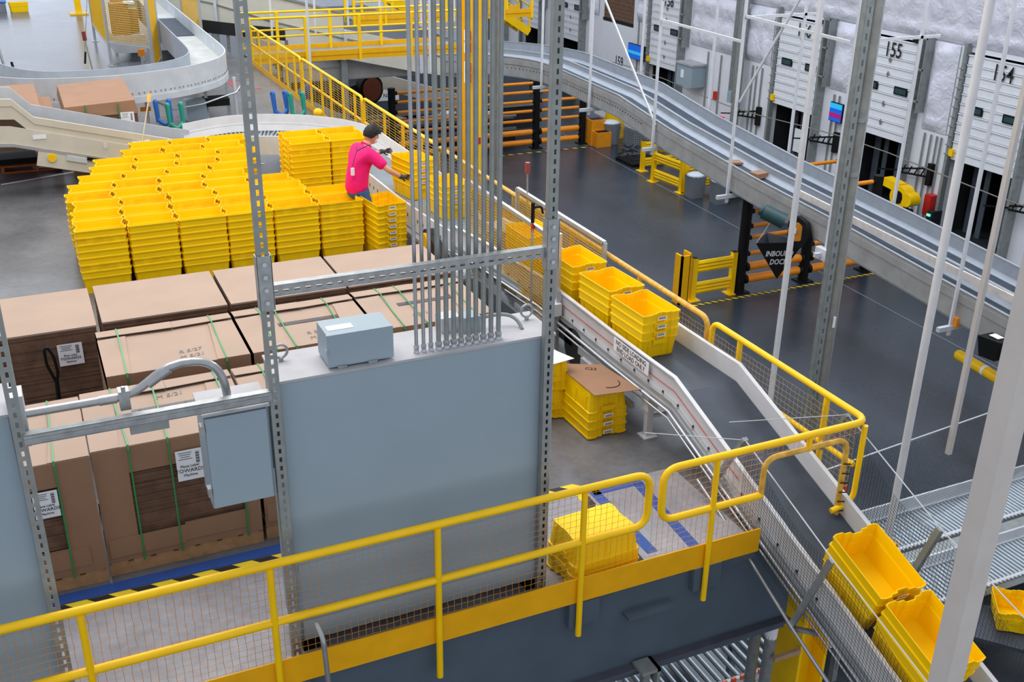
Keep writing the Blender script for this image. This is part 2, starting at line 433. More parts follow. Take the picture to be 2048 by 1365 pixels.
# opening at 159: brown shutter above, white half wall with number
t = thing('dock_door_panel', (XW-.05, DC[5], -1.2), 'brown roller shutter above the white infill marked 159', 'dock door')
b = MB()
for k in range(10): b.box(XW+.02, XW+.08, DC[5]-HW, DC[5]+HW, -1.2+k*.16, -1.2+k*.16+.15)
b.build('shutter', CARDL, t); MB().box(XW-.04, XW+.06, DC[5]-HW, DC[5]+HW, -1.32, -1.2).build('bottom_rail', BLACK, t)
t = thing('wall_infill_panel', (XW-.05, DC[5], G), 'white infill panel marked 159 closing the lower dock opening', 'wall panel')
MB().box(XW-.03, XW+.05, DC[5]-HW, DC[5]+HW, G, -1.34).build('panel', DOORW, t)
text_on(t, '159', (XW-.04, DC[5]-.3, -2.9), (0, -1, 0), (0, 0, 1), .6, INK, 'painted_number', .004, .8, 0, .005)
# trailer curtains in the openings
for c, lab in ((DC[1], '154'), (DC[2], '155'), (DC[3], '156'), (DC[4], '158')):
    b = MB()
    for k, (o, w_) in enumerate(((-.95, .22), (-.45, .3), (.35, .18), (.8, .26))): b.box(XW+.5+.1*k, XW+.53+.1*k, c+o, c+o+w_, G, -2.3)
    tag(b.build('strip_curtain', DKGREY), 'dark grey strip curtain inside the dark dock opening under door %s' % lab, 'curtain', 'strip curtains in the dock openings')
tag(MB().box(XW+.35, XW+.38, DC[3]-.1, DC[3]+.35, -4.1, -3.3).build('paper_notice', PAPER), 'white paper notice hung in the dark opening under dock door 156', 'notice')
# conduits, switches, lamps along the lower wall
def wall_pipes(ys, z0, z1, lab):
    for k, y in enumerate(ys):
        tag(MB().cyl((XW-.05, y, z0), (XW-.05, y, z1), .028, 6).build('wall_conduit', GALVD), '%s, %s of the group' % (lab, ['first', 'second', 'third', 'fourth', 'fifth'][k]), 'conduit', 'thin conduits on the dock wall')
wall_pipes((22.45, 22.62, 22.85, 23.1), G, -2.05, 'thin grey conduit climbing the white wall left of dock door 154')
wall_pipes((26.9, 27.15), G, -1.7, 'thin conduit on the white wall between dock doors 155 and 156')
wall_pipes((31.0, 31.3, 31.55), G, -1.5, 'thin grey conduit on the white wall left of dock door 156')
wall_pipes((33.5, 34.0, 34.35), G, -1.45, 'thin grey conduit on the white wall beside the grey transformer')
wall_pipes((39.2, 39.5), G, 3, 'dark conduit on the wall beside the blue monitor')
for y0, lab in ((22.6, 'left of dock door 154'), (26.75, 'left of dock door 155'), (30.9, 'left of dock door 156'), (18.5, 'left of dock door 153')):
    t = thing('dock_light_arm', (XW-.1, y0, -3.2), 'folded black dock light arm fixed to the wall %s' % lab, 'lamp arm', 'dock light arms')
    MB().box(XW-.16, XW-.02, y0-.08, y0+.08, -3.5, -2.85).build('wall_bracket', BLACK, t)
    b = MB(); b.beam((XW-.15, y0+.05, -3.0), (XW-.35, y0+.95, -3.2), .05, .05); b.beam((XW-.15, y0+.05, -3.25), (XW-.35, y0+.95, -3.3), .05, .05)
    for i in range(4): b.beam((XW-.18-.05*i, y0+.15+.2*i, -3.05), (XW-.18-.05*i, y0+.25+.2*i, -3.25), .03, .03)
    b.beam((XW-.35, y0+.95, -3.25), (XW-.55, y0+1.6, -3.35), .04, .04); b.build('arm', BLACK, t)
for yy, zz, lab, cols in ((26.72, -2.18, 'upright blue and magenta notice screen under door 156', (SCREENC, SCREENM, SCREENB)), (39.25, -2.2, 'blue wall monitor beside the 159 infill panel', (SCREENC, SCREENC, SCREENB))):
    t = thing('wall_monitor', (XW-.2, yy, zz-.3), lab, 'monitor', 'wall monitors')
    w_ = .28 if yy < 30 else .62
    MB().box(XW-.28, XW-.2, yy-w_-.02, yy+w_+.02, zz-.3, zz+.3).build('bezel', BLACK, t)
    s_ = MB().box(XW-.29, XW-.28, yy-w_, yy+w_, zz-.28, zz+.28).build('screen', SCREENB, t)
    MB().box(XW-.3, XW-.29, yy-w_, yy+w_, zz+(.12 if yy < 30 else -.1), zz+(.28 if yy < 30 else .02)).build('screen_band', cols[0], s_)
    if yy < 30: MB().box(XW-.3, XW-.29, yy-w_, yy+w_, zz-.17, zz-.02).build('screen_band', cols[1], s_)
    MB().box(XW-.2, XW, yy-.06, yy+.06, zz-.06, zz+.06).build('wall_mount', BLACK, t)
t = thing('wall_transformer', (23.75, 34.95, -2.85), 'grey box transformer mounted on the wall below dock door 158', 'electrical box')
MB().box(23.35, 23.98, 34.45, 35.5, -2.8, -2.0).build('housing', CAB, t); MB().box(23.3, 24.0, 34.4, 35.55, -2.0, -1.93).build('lid', CABTOP, t)
MB().box(23.34, 23.35, 35.0, 35.2, -2.5, -2.2).build('rating_label', PAPER, t)
t = thing('red_switch_box', (23.9, 33.6, -3.2), 'red call point box on the wall beside the grey transformer', 'switch box')
MB().box(23.85, 23.99, 33.5, 33.68, -3.1, -2.8).build('housing', RED, t)
tag(MB().box(23.9, 23.99, 33.0, 33.3, -4.05, -3.65).build('warning_notice', mat('pink_notice', (255, 70, 110), .5, var=0)), 'bright pink notice low on the white wall under the transformer', 'notice')
tag(MB().box(23.7, 23.98, 22.2, 22.45, -4.3, -3.7).build('fire_box', RED), 'red box on the floor line beside the green lit controller', 'red box')
t = thing('dock_controller', (23.8, 22.05, -4.6), 'dark dock controller box with green light beside door 154', 'controller')
MB().box(23.6, 23.98, 21.95, 22.15, -4.6, -4.1).build('housing', DKMACH, t); MB().box(23.58, 23.6, 22.02, 22.14, -4.25, -4.19).build('indicator', GLED, t)
# blower
t = thing('air_blower', (23.1, 22.8, G), 'yellow carpet air blower standing in front of dock door 155', 'blower')
b = MB(); cb = V((23.1, 22.7, -3.78))
b.tube([cb+V((-.18, 0, 0)), cb+V((.18, 0, 0))], .34, 20); b.beam(cb+V((0, .1, .24)), cb+V((0, .72, .30)), .34, .24); b.build('housing', YST, t)
b = MB(); b.tube([cb+V((-.2, 0, 0)), cb+V((-.17, 0, 0))], .19, 18); b.build('inlet_grille', BLACK, t)
b = MB(); b.tube([cb+V((-.2, -.34, 0)), cb+V((.17, -.34, 0))], .2, 14); b.build('motor_cover', YST, t)
b = MB(); b.box(22.9, 23.3, 22.4, 23.0, G, -4.12); b.build('stand', BLACK, t)
# cable line strung along the wall
b = MB()
cab_ = [V((22.6, 15+i*2.0, -2.6-.12*math.sin(i))) for i in range(16)]
b.tube(cab_, .018, 5); tag(b.build('safety_cable', WIRE), 'thin sagging cable strung along in front of the dock doors', 'cable')

# floor markings
def hazard(name, p0, p1, wd, n, a_mat, b_mat, z, lab):
    p0 = V(p0); p1 = V(p1); d = (p1-p0); L = d.length; d.normalize(); r = V((d.y, -d.x, 0))
    b = MB(); seg = L/n
    for i in range(n):
        b.cur = i % 2; s0 = p0+d*seg*i; sk = d*wd
        pts = [s0-r*wd/2, s0+d*seg-r*wd/2, s0+d*seg+r*wd/2+sk, s0+r*wd/2+sk]
        b.prism([V((p.x, p.y, z)) for p in pts], (0, 0, .003))
    return tag(b.build(name, [a_mat, b_mat]), lab, 'floor tape')
TBLK = mat('tape_black', (34, 34, 36), .6, var=.15); TYEL = mat('tape_yellow', (238, 205, 30), .6, var=.1); TBLU = mat('tape_blue', (36, 76, 150), .6, var=.12)
hazard('hazard_tape', (-.6, 7.12, 0), (1.4, 7.12, 0), .11, 13, TYEL, TBLK, .002, 'black and yellow striped floor tape in front of the cardboard bales')
hazard('hazard_tape', (3.05, 7.12, 0), (3.95, 7.12, 0), .11, 7, TYEL, TBLK, .002, 'short black and yellow floor tape right of the big grey cabinet')
hazard('hazard_tape', (3.95, 7.1, 0), (3.9, 5.9, 0), .1, 8, TYEL, TBLK, .002, 'black and yellow floor tape running toward the front railing')
tag(MB().box(-.6, 1.4, 7.19, 7.31, .001, .004).build('floor_tape', TBLU), 'blue floor tape line beside the striped tape under the bales', 'floor tape')
b = MB(); b.box(4.05, 4.55, 6.93, 7.03, .001, .004); b.box(4.02, 4.12, 6.0, 7.0, .001, .004); b.beam((4.5, 6.98, .0025), (4.42, 5.8, .0025), .1, .003); tag(b.build('floor_tape', TBLU), 'blue floor tape rectangle behind the front railing corner', 'floor tape')
hazard('hazard_tape', (13.9, 20.02, 0), (20.3, 20.08, 0), .09, 64, TYEL, TBLK, G+.002, 'thin yellow and black tape across the dark dock floor')
b = MB(); b.beam((20.35, 19.75, G+.002), (20.3, 17.6, G+.002), .09, .003); b.beam((20.35, 19.75, G+.002), (20.75, 19.95, G+.002), .09, .003); tag(b.build('floor_tape', TYEL), 'solid yellow floor line under the hanging conveyor', 'floor tape')
hazard('hazard_tape', (8.0, 34.9, 0), (19.3, 34.9, 0), .09, 60, TYEL, TBLK, G+.002, 'yellow and black tape along the foot of the far orange barrier')
b = MB(); b.box(4.7, 5.3, 27.0, 27.08, .001, .004); b.box(4.7, 4.78, 25.8, 27, .001, .004); b.box(4.7, 5.3, 25.8, 25.88, .001, .004); tag(b.build('floor_tape', RED), 'red floor tape bracket beside the bridge entrance', 'floor tape')
b = MB(); b.beam((19.4, 38, G+.002), (18.2, 12, G+.002), .03, .002); tag(b.build('floor_joint', BIN), 'long pale joint line running down the dark dock floor', 'floor joint')
b = MB(); b.beam((-.5, 19.3, .002), (1.0, 19.8, .002), .05, .003); tag(b.build('floor_tape', PAPER), 'dashed white floor line beside the wooden pallets', 'floor tape')
# ================================================================ FRONT AND SIDE RAILINGS
R1 = .029; R2 = .024
t = thing('guard_railing', (1.5, 5.7, 0), 'yellow front guard railing left of the gap, with orange netting', 'railing')
zt, zm = .985, .53
top = rnd([(-2.2, 5.7, zt), (3.79, 5.7, zt), (3.79, 5.7, zm), (-2.2, 5.7, zm)], .13, 6)
MB().tube(top[:8]+[V((3.79, 5.7, (zt+zm)/2))]+top[8:], R1, 12).build('top_rail', YST, t)
for x in (-1.29, -.16, .97, 2.11, 3.24):
    MB().tube([(x, 5.69, zt-.02), (x, 5.69, -.32)], R2, 10).build('post', YST, t)
MB().box(-2.2, 3.84, 5.715, 5.725, -.03, .19).build('toe_board', YDARK, t)
nb = MB(); grid_net(nb, (-2.2, 5.735, .19), (5.96, 0, 0), (0, 0, .77), 118, 15, .0017, .004)
nb.build('netting', ORNET, t)['kind'] = 'stuff'
b = MB(); b.tube([(-2.2, 5.735, .955), (3.7, 5.735, .955)], .004, 4); b.build('net_cord', BLACK, t)

t = thing('guard_railing', (4.9, 5.7, 0), 'yellow front guard railing at the corner, arching over the conveyor', 'railing')
top = rnd([(5.84, 6.3, zt), (5.84, 5.7, zt), (3.91, 5.7, zt), (3.91, 5.7, zm), (4.84, 5.7, zm)], .13, 6)
MB().tube(top, R1, 12).build('top_rail', YST, t)
MB().tube([(4.38, 5.69, zt-.02), (4.38, 5.69, -.34)], R2, 10).build('post', YST, t)
MB().tube(rnd([(4.84, 5.7, zm-.02), (4.84, 5.7, .86), (5.66, 5.7, .86), (5.66, 5.7, -.1)], .12, 6), R2, 10).build('conveyor_arch', YWORN, t)
MB().tube([(5.26, 5.7, zt), (5.26, 5.7, .84)], R2, 10).build('stub_post', YST, t)
MB().box(3.84, 4.9, 5.715, 5.725, -.03, .19).build('toe_board', YDARK, t)
b = MB(); b.box(5.9, 6.0, 5.3, 5.75, -.35, .0); b.build('corner_toe_board', YDARK, t)
MB().tube(rnd([(5.80, 5.68, .96), (5.80, 5.68, .24), (5.58, 5.68, .20)], .12, 6), R2, 10).build('corner_loop', YST, t)
for k, z in enumerate([i*.09+.0 for i in range(6)]): MB().tube([(5.62, 5.665, z+.2), (5.7, 5.665, z+.18)], .006, 4).build('wrap_tie', BLACK, t)
nb = MB(); grid_net(nb, (3.86, 5.735, .19), (.98, 0, 0), (0, 0, .77), 19, 15, .0017, .004); grid_net(nb, (4.88, 5.735, .87), (.92, 0, 0), (0, 0, .1), 18, 2, .0017, .004)
nb.build('netting', ORNET, t)['kind'] = 'stuff'

def side_rail(y0, y1, lab, posts, m, netm, zt=.985, horiz=False, ends=(True, True), rr=R1):
    t = thing('guard_railing', (5.84, (y0+y1)/2, 0), lab, 'railing', 'yellow railings along the mezzanine side')
    pts = []
    if ends[0]: pts += [(5.84, y0, .12), (5.84, y0, zt)]
    else: pts += [(5.84, y0, zt)]
    if ends[1]: pts += [(5.84, y1, zt), (5.84, y1, .12)]
    else: pts += [(5.84, y1, zt)]
    MB().tube(rnd(pts, .12, 6), rr, 10).build('top_rail', m, t)
    MB().tube([(5.84, y0, zm), (5.84, y1, zm)], R2, 8).build('mid_rail', m, t)
    for y in posts: MB().tube([(5.845, y, zt-.02), (5.845, y, -.1)], R2*1.15, 8).build('post', m, t)
    MB().box(5.80, 5.81, y0, y1, 0, .12).build('toe_board', YDARK, t)
    nb = MB()
    if horiz:
        for k in range(18): nb.tube([(5.80, y0, .12+k*.048), (5.80, y1, .12+k*.048)], .0045, 3, False)
        n = int((y1-y0)/.3)
        for k in range(n+1): nb.tube([(5.80, y0+(y1-y0)*k/n, .1), (5.80, y0+(y1-y0)*k/n, .96)], .004, 3, False)
    else:
        n = int((y1-y0)/.055); grid_net(nb, (5.805, y0, .1), (0, y1-y0, 0), (0, 0, .8), n, 15, .0019, .004)
    nb.build('netting', netm, t)['kind'] = 'stuff'
    return t
side_rail(5.78, 7.9, 'yellow side railing nearest the corner, with diamond netting', (6.2, 7.45), YST, SIDENET, ends=(False, True))
side_rail(7.98, 11.9, 'worn yellow side railing beside the stacked totes on the belt', (9.3, 10.9), YWORN, SIDENET)
side_rail(11.98, 15.4, 'worn yellow side railing behind the wire mesh machine guard', (12.6, 13.8, 14.9), YWORN, NETL)
side_rail(15.48, 19.3, 'bright yellow side railing behind the curved roller conveyor', (16.2, 17.1, 18.1), YST, YMESH, horiz=True)
side_rail(19.4, 23.9, 'bright yellow side railing beside the blue and green rack stands', (19.9, 20.7, 21.6, 22.3, 23.2), YST, YMESH, horiz=True)
side_rail(24.0, 29.2, 'farthest bright yellow side railing meeting the cross bridge', (24.6, 25.4, 26.3, 27.2, 28.3), YST, YMESH, horiz=True)

# ---------------------------------------------------------------- slotted steel channel frame
def slotted(mb, p, q, w_, d_, out, slot=.028, pitch=.05, sw=.013, th=.003):
    # channel whose slotted web faces "out"
    p, q, o = V(p), V(q), V(out).normalized(); t_ = (q-p); L = t_.length; t_.normalize(); s_ = t_.cross(o).normalized()
    wside = (w_-sw)/2
    for k in (-1, 1):
        c = (p+q)/2+s_*k*(sw/2+wside/2); mb.obox(c, t_*L/2, s_*wside/2, o*th/2)
        mb.obox((p+q)/2+s_*k*(w_/2-th/2)-o*d_/2, t_*L/2, s_*th/2, o*d_/2)
        mb.obox((p+q)/2+s_*k*(w_/2-.007)-o*d_, t_*L/2, s_*.007, o*th/2)
    n = int(L/pitch)
    for i in range(n):
        a = p+t_*(i*pitch+slot); b_ = p+t_*((i+1)*pitch)
        mb.obox((a+b_)/2, t_*(pitch-slot)/2, s_*sw/2, o*th/2)
    return mb
FR = (0, -1, 0)
def upright(x, y, z1, z0, lab, sleeve=None):
    t = thing('slotted_steel_upright', (x, y, z0), lab, 'steel upright', 'slotted uprights in front of the cabinets')
    slotted(MB(), (x, y, z0), (x, y, z1), .066, .05, FR, .034, .062, .017).build('channel', GALVD, t)
    MB().box(x-.07, x+.07, y-.01, y+.08, z0, z0+.012).build('foot_plate', GALV, t)
    if sleeve:
        s_ = MB(); s_.box(x-.043, x+.043, y-.012, y-.004, sleeve-.17, sleeve+.17); s_.box(x-.046, x-.04, y-.012, y+.05, sleeve-.17, sleeve+.17); s_.box(x+.04, x+.046, y-.012, y+.05, sleeve-.17, sleeve+.17)
        s_ = s_.build('splice_plate', GALV, t)
        for k in range(4): MB().cyl((x, y-.012, sleeve-.12+k*.08), (x, y-.024, sleeve-.12+k*.08), .014, 8).build('bolt', ALU, s_)
    return t
upright(1.135, 5.87, 9.0, .0, 'tall slotted steel upright at the left edge of the big grey cabinet', 2.82)
upright(3.0, 5.86, 9.0, .0, 'tall slotted steel upright at the right edge of the big grey cabinet', 2.82)
upright(-.30, 5.87, 9.0, .0, 'slotted steel upright between the left cabinet and the cardboard bales')
t = thing('slotted_cross_bar', (2.07, 5.87, 2.72), 'slotted steel cross bar above the big cabinet in front of the conduits', 'steel bar', 'slotted cross bars')
slotted(MB(), (1.17, 5.87, 2.76), (2.97, 5.87, 2.76), .066, .05, FR, .034, .066, .015).build('channel', GALV, t)
MB().box(1.17, 2.97, 5.87, 5.925, 2.792, 2.798).build('top_flange', GALV, t)
t = thing('strut_cross_bar', (.4, 5.87, 2.08), 'double steel strut bar crossing in front of the bales at left', 'steel bar', 'slotted cross bars')
b = MB(); b.box(-.28, 1.11, 5.85, 5.858, 2.06, 2.12); b.box(-.28, 1.11, 5.85, 5.9, 2.118, 2.124); b.box(-.28, 1.11, 5.85, 5.9, 2.056, 2.062); b.box(-.28, 1.11, 5.845, 5.85, 2.083, 2.097); b.build('channel', GALV, t)
MB().box(.28, .5, 5.86, 5.9, 2.0, 2.056).build('splice', GALVD, t)

# ---------------------------------------------------------------- grey enclosures
def bevbox(mb, x0, x1, y0, y1, z0, z1, r=.012):
    pts = [(x0+r, y0), (x1-r, y0), (x1, y0+r), (x1, y1-r), (x1-r, y1), (x0+r, y1), (x0, y1-r), (x0, y0+r)]
    return mb.prism([(p[0], p[1], z0) for p in pts], (0, 0, z1-z0))
t = thing('electrical_enclosure', (2.12, 6.14, 0), 'large grey floor standing electrical enclosure with conduits rising from its top', 'electrical cabinet')
bevbox(MB(), 1.17, 3.08, 5.93, 6.35, .14, 2.125).build('body', CAB, t)
MB().box(1.165, 3.085, 5.925, 6.355, 2.125, 2.142).build('top_plate', CABTOP, t)
b = MB(); b.box(1.2, 3.05, 5.925, 5.93, .70, .76); b.box(1.2, 3.05, 5.915, 5.93, .14, .30); b.build('front_seam', CAB, t)
b = MB(); b.box(1.2, 1.32, 5.97, 6.3, 0, .14); b.box(2.92, 3.05, 5.97, 6.3, 0, .14); b.box(1.3, 2.95, 6.2, 6.25, 0, .14); b.build('plinth', BLACK, t)
for x in (1.26, 3.0):
    b = MB(); b.tube([V((x+.045*math.cos(a*PI/8), 6.22, 2.21+.045*math.sin(a*PI/8))) for a in range(17)], .009, 6); b.cyl((x, 6.22, 2.14), (x, 6.22, 2.17), .016, 8); b.build('lifting_eye', GALV, t)
t = thing('electrical_enclosure', (-.9, 6.14, 0), 'grey electrical enclosure cut off by the left frame edge', 'electrical cabinet')
bevbox(MB(), -1.6, -.33, 5.93, 6.35, 0.1, 2.22).build('body', CAB, t); MB().box(-1.6, -.325, 5.925, 6.355, 2.22, 2.235).build('top_plate', CABTOP, t)
b = MB(); b.box(-.33, -.25, 5.95, 6.1, 2.0, 2.32); b.build('side_conduit_box', LGREY, t); MB().box(-1.55, -.38, 5.97, 6.3, 0, .1).build('plinth', BLACK, t)
t = thing('disconnect_box', (.88, 6.05, 1.35), 'grey wall disconnect box with a door, left of the big enclosure', 'electrical box')
MB().box(.70, 1.09, 5.90, 6.2, 1.36, 2.02).build('body', CAB, t)
MB().box(.705, 1.075, 5.88, 5.90, 1.37, 2.0).build('door', CAB, t)
b = MB(); b.box(.675, .70, 5.875, 5.93, 1.90, 1.96); b.box(.675, .70, 5.875, 5.93, 1.46, 1.52); b.build('latch', GALV, t)
MB().box(.69, 1.10, 5.87, 6.21, 2.02, 2.03).build('top_plate', CABTOP, t)
b = MB(); b.box(1.09, 1.17, 6.0, 6.2, 1.5, 1.95); b.build('coupling', CAB, t)
# curved conduit
t = thing('steel_conduit', (.3, 5.98, 2.03), 'thick bent steel conduit arching into the grey disconnect box', 'conduit')
pts = [V((-.27, 5.99, 2.19)), V((.22, 5.99, 2.19))]+bez((.22, 5.99, 2.19), (.42, 5.99, 2.19), (.44, 5.99, 2.33), (.62, 6.0, 2.34), 8)[1:]+bez((.62, 6.0, 2.34), (.82, 6.0, 2.35), (.87, 6.0, 2.25), (.87, 6.0, 2.03), 9)[1:]
MB().tube(pts, .026, 14).build('pipe', COND, t)
for a_, b_, r_ in ((V((.42, 5.99, 2.245)), V((.55, 5.995, 2.32)), .03), (V((.14, 5.99, 2.19)), V((.24, 5.99, 2.19)), .03), (V((.87, 6, 2.03)), V((.87, 6, 2.07)), .036)): MB().tube([a_, b_], r_, 12).build('coupling', COND, t)
b = MB(); b.box(.25, .31, 5.95, 6.03, 2.12, 2.24); b.tube([(.28, 5.96, 2.22), (.28, 5.96, 2.27)], .012, 8); b.build('pipe_clamp', GALV, t)
# twelve conduits
xs = [2.10, 2.15, 2.20, 2.255, 2.31, 2.362, 2.414, 2.468, 2.52, 2.575, 2.63, 2.685]
rad = [.0125]*3+[.0165]*9
ordn = ['leftmost', 'second', 'third', 'fourth', 'fifth', 'sixth', 'seventh', 'eighth', 'ninth', 'tenth', 'eleventh', 'rightmost']
for i, x in enumerate(xs):
    t = thing('steel_conduit', (x, 6.0, 2.142), '%s of the twelve steel conduits rising from the big grey enclosure' % ordn[i], 'conduit', 'conduits rising from the enclosure')
    lean = (x-2.45)*.0
    MB().tube([(x, 6.0, 2.15), (x+lean, 6.0, 9)], rad[i], 10).build('pipe', COND if i < 3 else GALVD, t)
    b = MB(); b.tube([(x, 6, 2.142), (x, 6, 2.152), (x, 6, 2.153), (x, 6, 2.17), (x, 6, 2.171), (x, 6, 2.20)], [rad[i]*1.65, rad[i]*1.65, rad[i]*1.3, rad[i]*1.3, rad[i]*1.5, rad[i]*1.5], 8); b.build('fitting', ALU, t)
# more conduits further back between the twelve and the right upright
for i, (x, y, r_) in enumerate(((2.75, 6.45, .014), (2.82, 6.45, .014), (2.9, 6.5, .014))):
    pass
# box on cabinet top
t = thing('junction_box', (1.72, 6.1, 2.142), 'small grey hinged junction box standing on the big enclosure', 'electrical box')
MB().box(1.505, 1.93, 5.985, 6.22, 2.16, 2.375).build('body', CAB, t)
MB().box(1.50, 1.935, 5.97, 5.985, 2.155, 2.375).build('door', CAB, t)
MB().box(1.53, 1.70, 6.04, 6.12, 2.375, 2.377).build('label_plate', LGREY, t)
b = MB(); b.box(1.49, 1.505, 5.96, 5.985, 2.25, 2.28); b.build('hasp', GALV, t)
for x in (1.56, 1.76): MB().box(x, x+.06, 5.955, 6.0, 2.142, 2.16).build('mounting_foot', GALV, t)
t = thing('junction_box', (2.52, 6.22, 2.142), 'pale junction box behind the conduits on the enclosure top', 'electrical box')
MB().box(2.36, 2.50, 6.22, 6.34, 2.142, 2.25).build('body', LGREY, t); b = MB().box(2.50, 2.62, 6.15, 6.27, 2.142, 2.26); b.build('body', CAB, t)
MB().tube(bez((2.62, 6.2, 2.22), (2.8, 6.22, 2.23), (2.9, 6.18, 2.24), (2.9, 6.08, 2.14), 10), .014, 8).build('flexible_conduit', GALVD, t)
# handle bar bottom (bright bent tube in front of the toe board)
tag(MB().tube(rnd([(1.22, 5.62, .5), (1.22, 5.6, .52), (1.24, 5.52, .45), (1.26, 5.5, -.2)], .05), .018, 10).build('bent_steel_tube', COND), 'bright bent steel tube hooked over the front toe board', 'steel tube')
# bracket under the beam
t = thing('beam_clamp', (3.9, 5.66, -1.6), 'grey strut clamp hanging from the beam under the front railing', 'clamp')
b = MB(); b.box(3.8, 3.97, 5.6, 5.76, -.86, -.83); b.box(3.94, 3.97, 5.6, 5.76, -.98, -.83); b.build('clamp', GALVD, t); MB().box(3.84, 3.9, 5.64, 5.70, -3.7, -.86).build('strut', GALV, t)
# ================================================================ TOTES
def tote_mesh(name, m, low=False):
    ys = [-.17, -.115, -.10, -.052, -.04, .04, .052, .10, .115, .17]
    xo = [0, 0, -.016, -.016, -.036, -.036, -.016, -.016, 0, 0]
    def ring(hx, hy, z, nk):
        hy *= 1.055; s = hy/.203; pts = []
        for y, o in zip(ys, xo): pts.append((hx+o*nk, y*s, z))
        pts.append((hx-.012, hy, z)); 
        for f in (.5, 0, -.5): pts.append((hx*f, hy, z))
        pts.append((-hx+.012, hy, z))
        for y, o in zip(reversed(ys), reversed(xo)): pts.append((-hx-o*nk, y*s, z))
        pts.append((-hx+.012, -hy, z))
        for f in (-.5, 0, .5): pts.append((hx*f, -hy, z))
        pts.append((hx-.012, -hy, z))
        return pts
    R = [(.264, .172, 0, .3), (.286, .190, .195, .5), (.297, .199, .20, .9), (.297, .199, .212, .9), (.2945, .1965, .216, .95), (.298, .199, .282, 1), (.306, .205, .284, 1), (.306, .205, .30, 1),
         (.299, .199, .30, 1), (.291, .193, .262, 1), (.286, .188, .205, .8), (.278, .182, .19, .5), (.256, .164, .014, .3)]
    vs = []; fs = []; n = None
    for r in R:
        p = ring(*r); n = len(p); vs += p
    for i in range(len(R)-1):
        for j in range(n): fs.append((i*n+j, i*n+(j+1) % n, (i+1)*n+(j+1) % n, (i+1)*n+j))
    b = MB(); b.add(vs, fs); k = (len(R)-1)*n
    b.add(vs[:n], [tuple(reversed(range(n)))]); b.add(vs[k:k+n], [tuple(range(n))])
    if not low:
        for sx in (-1, 1):       # ribs under the rim and the moulded handle skirt
            for y in (-.12, .12): b.prism([(sx*.267, y-.006, .02), (sx*.278, y-.006, .02), (sx*.293, y-.006, .20), (sx*.285, y-.006, .20)], (0, .012, 0))
            b.prism([(sx*.283, -.075, .15), (sx*.292, -.075, .15), (sx*.294, -.075, .20), (sx*.286, -.075, .20)], (0, .15, 0))
        for sy in (-1, 1):
            for x in (-.2, 0, .2): b.prism([(x-.004, sy*.1865, .05), (x-.004, sy*.194, .05), (x-.004, sy*.207, .20), (x-.004, sy*.200, .20)], (.008, 0, 0))
    return b.mesh(name, m)
TM1 = tote_mesh('tote', TOTE); TM2 = tote_mesh('tote_worn', TOTE2)
lbl = MB(); lbl.box(.306, .3075, -.05, .05, .232, .268); lbl.cur = 1
for i in range(7): lbl.box(.3075, .308, -.04+.0115*i, -.034+.0115*i+.002*(i % 2), .244, .264)
lbl.cur = 0
LBL = lbl.mesh('barcode_label', [PAPER, INK])
def tote(loc, rz, lab, grp=None, worn=False, label=False, tilt=None, flip=False):
    o = bpy.data.objects.new('storage_tote', TM2 if worn else TM1); COL.objects.link(o); o.location = loc
    o.rotation_euler = (PI if flip else 0, 0, rz) if tilt is None else tilt
    tag(o, lab, 'tote', grp)
    if label:
        l = bpy.data.objects.new('barcode_label', LBL); COL.objects.link(l); l.parent = o; l['label'] = 'white barcode label'
    return o
PITCH = .088
lefts = [.36, .37, .41, .35, .41, .58, .78, .86, 1.32, 1.48]
ncol = [6, 6, 5, 5, 4, 4, 4, 4, 3, 3]
rown = ['front', 'second', 'third', 'fourth', 'fifth', 'sixth', 'seventh', 'eighth', 'ninth', 'back']
coln = ['first', 'second', 'third', 'fourth', 'fifth', 'sixth']
levn = ['bottom', 'second lowest', 'third lowest', 'middle', 'third highest', 'second highest', 'topmost']
rest = []; NT = 0
rr = random.Random(3)
for r in range(10):
    y = 13.80+.4435*r
    for c in range(ncol[r]):
        x = lefts[r]+.305+.617*c
        jx = rr.uniform(-.006, .006); 
        for k in range(7):
            x_, y_ = x+jx+rr.uniform(-.003, .003), y+rr.uniform(-.004, .004); z = .001+PITCH*k
            front = r == 0 or (c == 0) or (c == ncol[r]-1 and c >= 4 and r <= 3) or k >= 4
            if front and NT < 285:
                NT += 1
                tote((x_, y_, z), rr.uniform(-.008, .008), '%s tote in %s stack from the left, %s row of the big yellow block' % (levn[k], coln[c], rown[r]) , 'yellow totes in the big block of nested stacks', worn=rr.random() < .35)
            else: rest.append((x_, y_, z))
b = MB()
src = TM1
vv = [tuple(v.co) for v in src.vertices]; ff = [tuple(p.vertices) for p in src.polygons]
for p in rest: b.add([(v[0]+p[0], v[1]+p[1], v[2]+p[2]) for v in vv], ff)
o = b.build('storage_tote', TOTE); tag(o, 'remaining yellow totes nested lower down inside the big block of stacks', 'tote', 'yellow totes in the big block of nested stacks', 'stuff')
# taller block beside the worker
for r in range(2):
    for c in range(2):
        for k in range(11):
            tote((3.86+.61*c, 15.76+.43*r, .001+PITCH*k), rr.uniform(-.008, .008), 'yellow tote number %d up, %s %s stack of the tall block behind the worker' % (k+1, ('near', 'far')[r], ('left', 'right')[c]), 'yellow totes in the tall block behind the worker', worn=rr.random() < .3)
# stack of seven to the right of the worker
for k in range(7):
    tote((4.31, 13.55, .001+PITCH*k), -PI/2+.12, 'labelled yellow tote, %s of seven stacked at the worker\'s feet' % levn[k], 'stack of seven totes at the worker\'s feet', True, True)
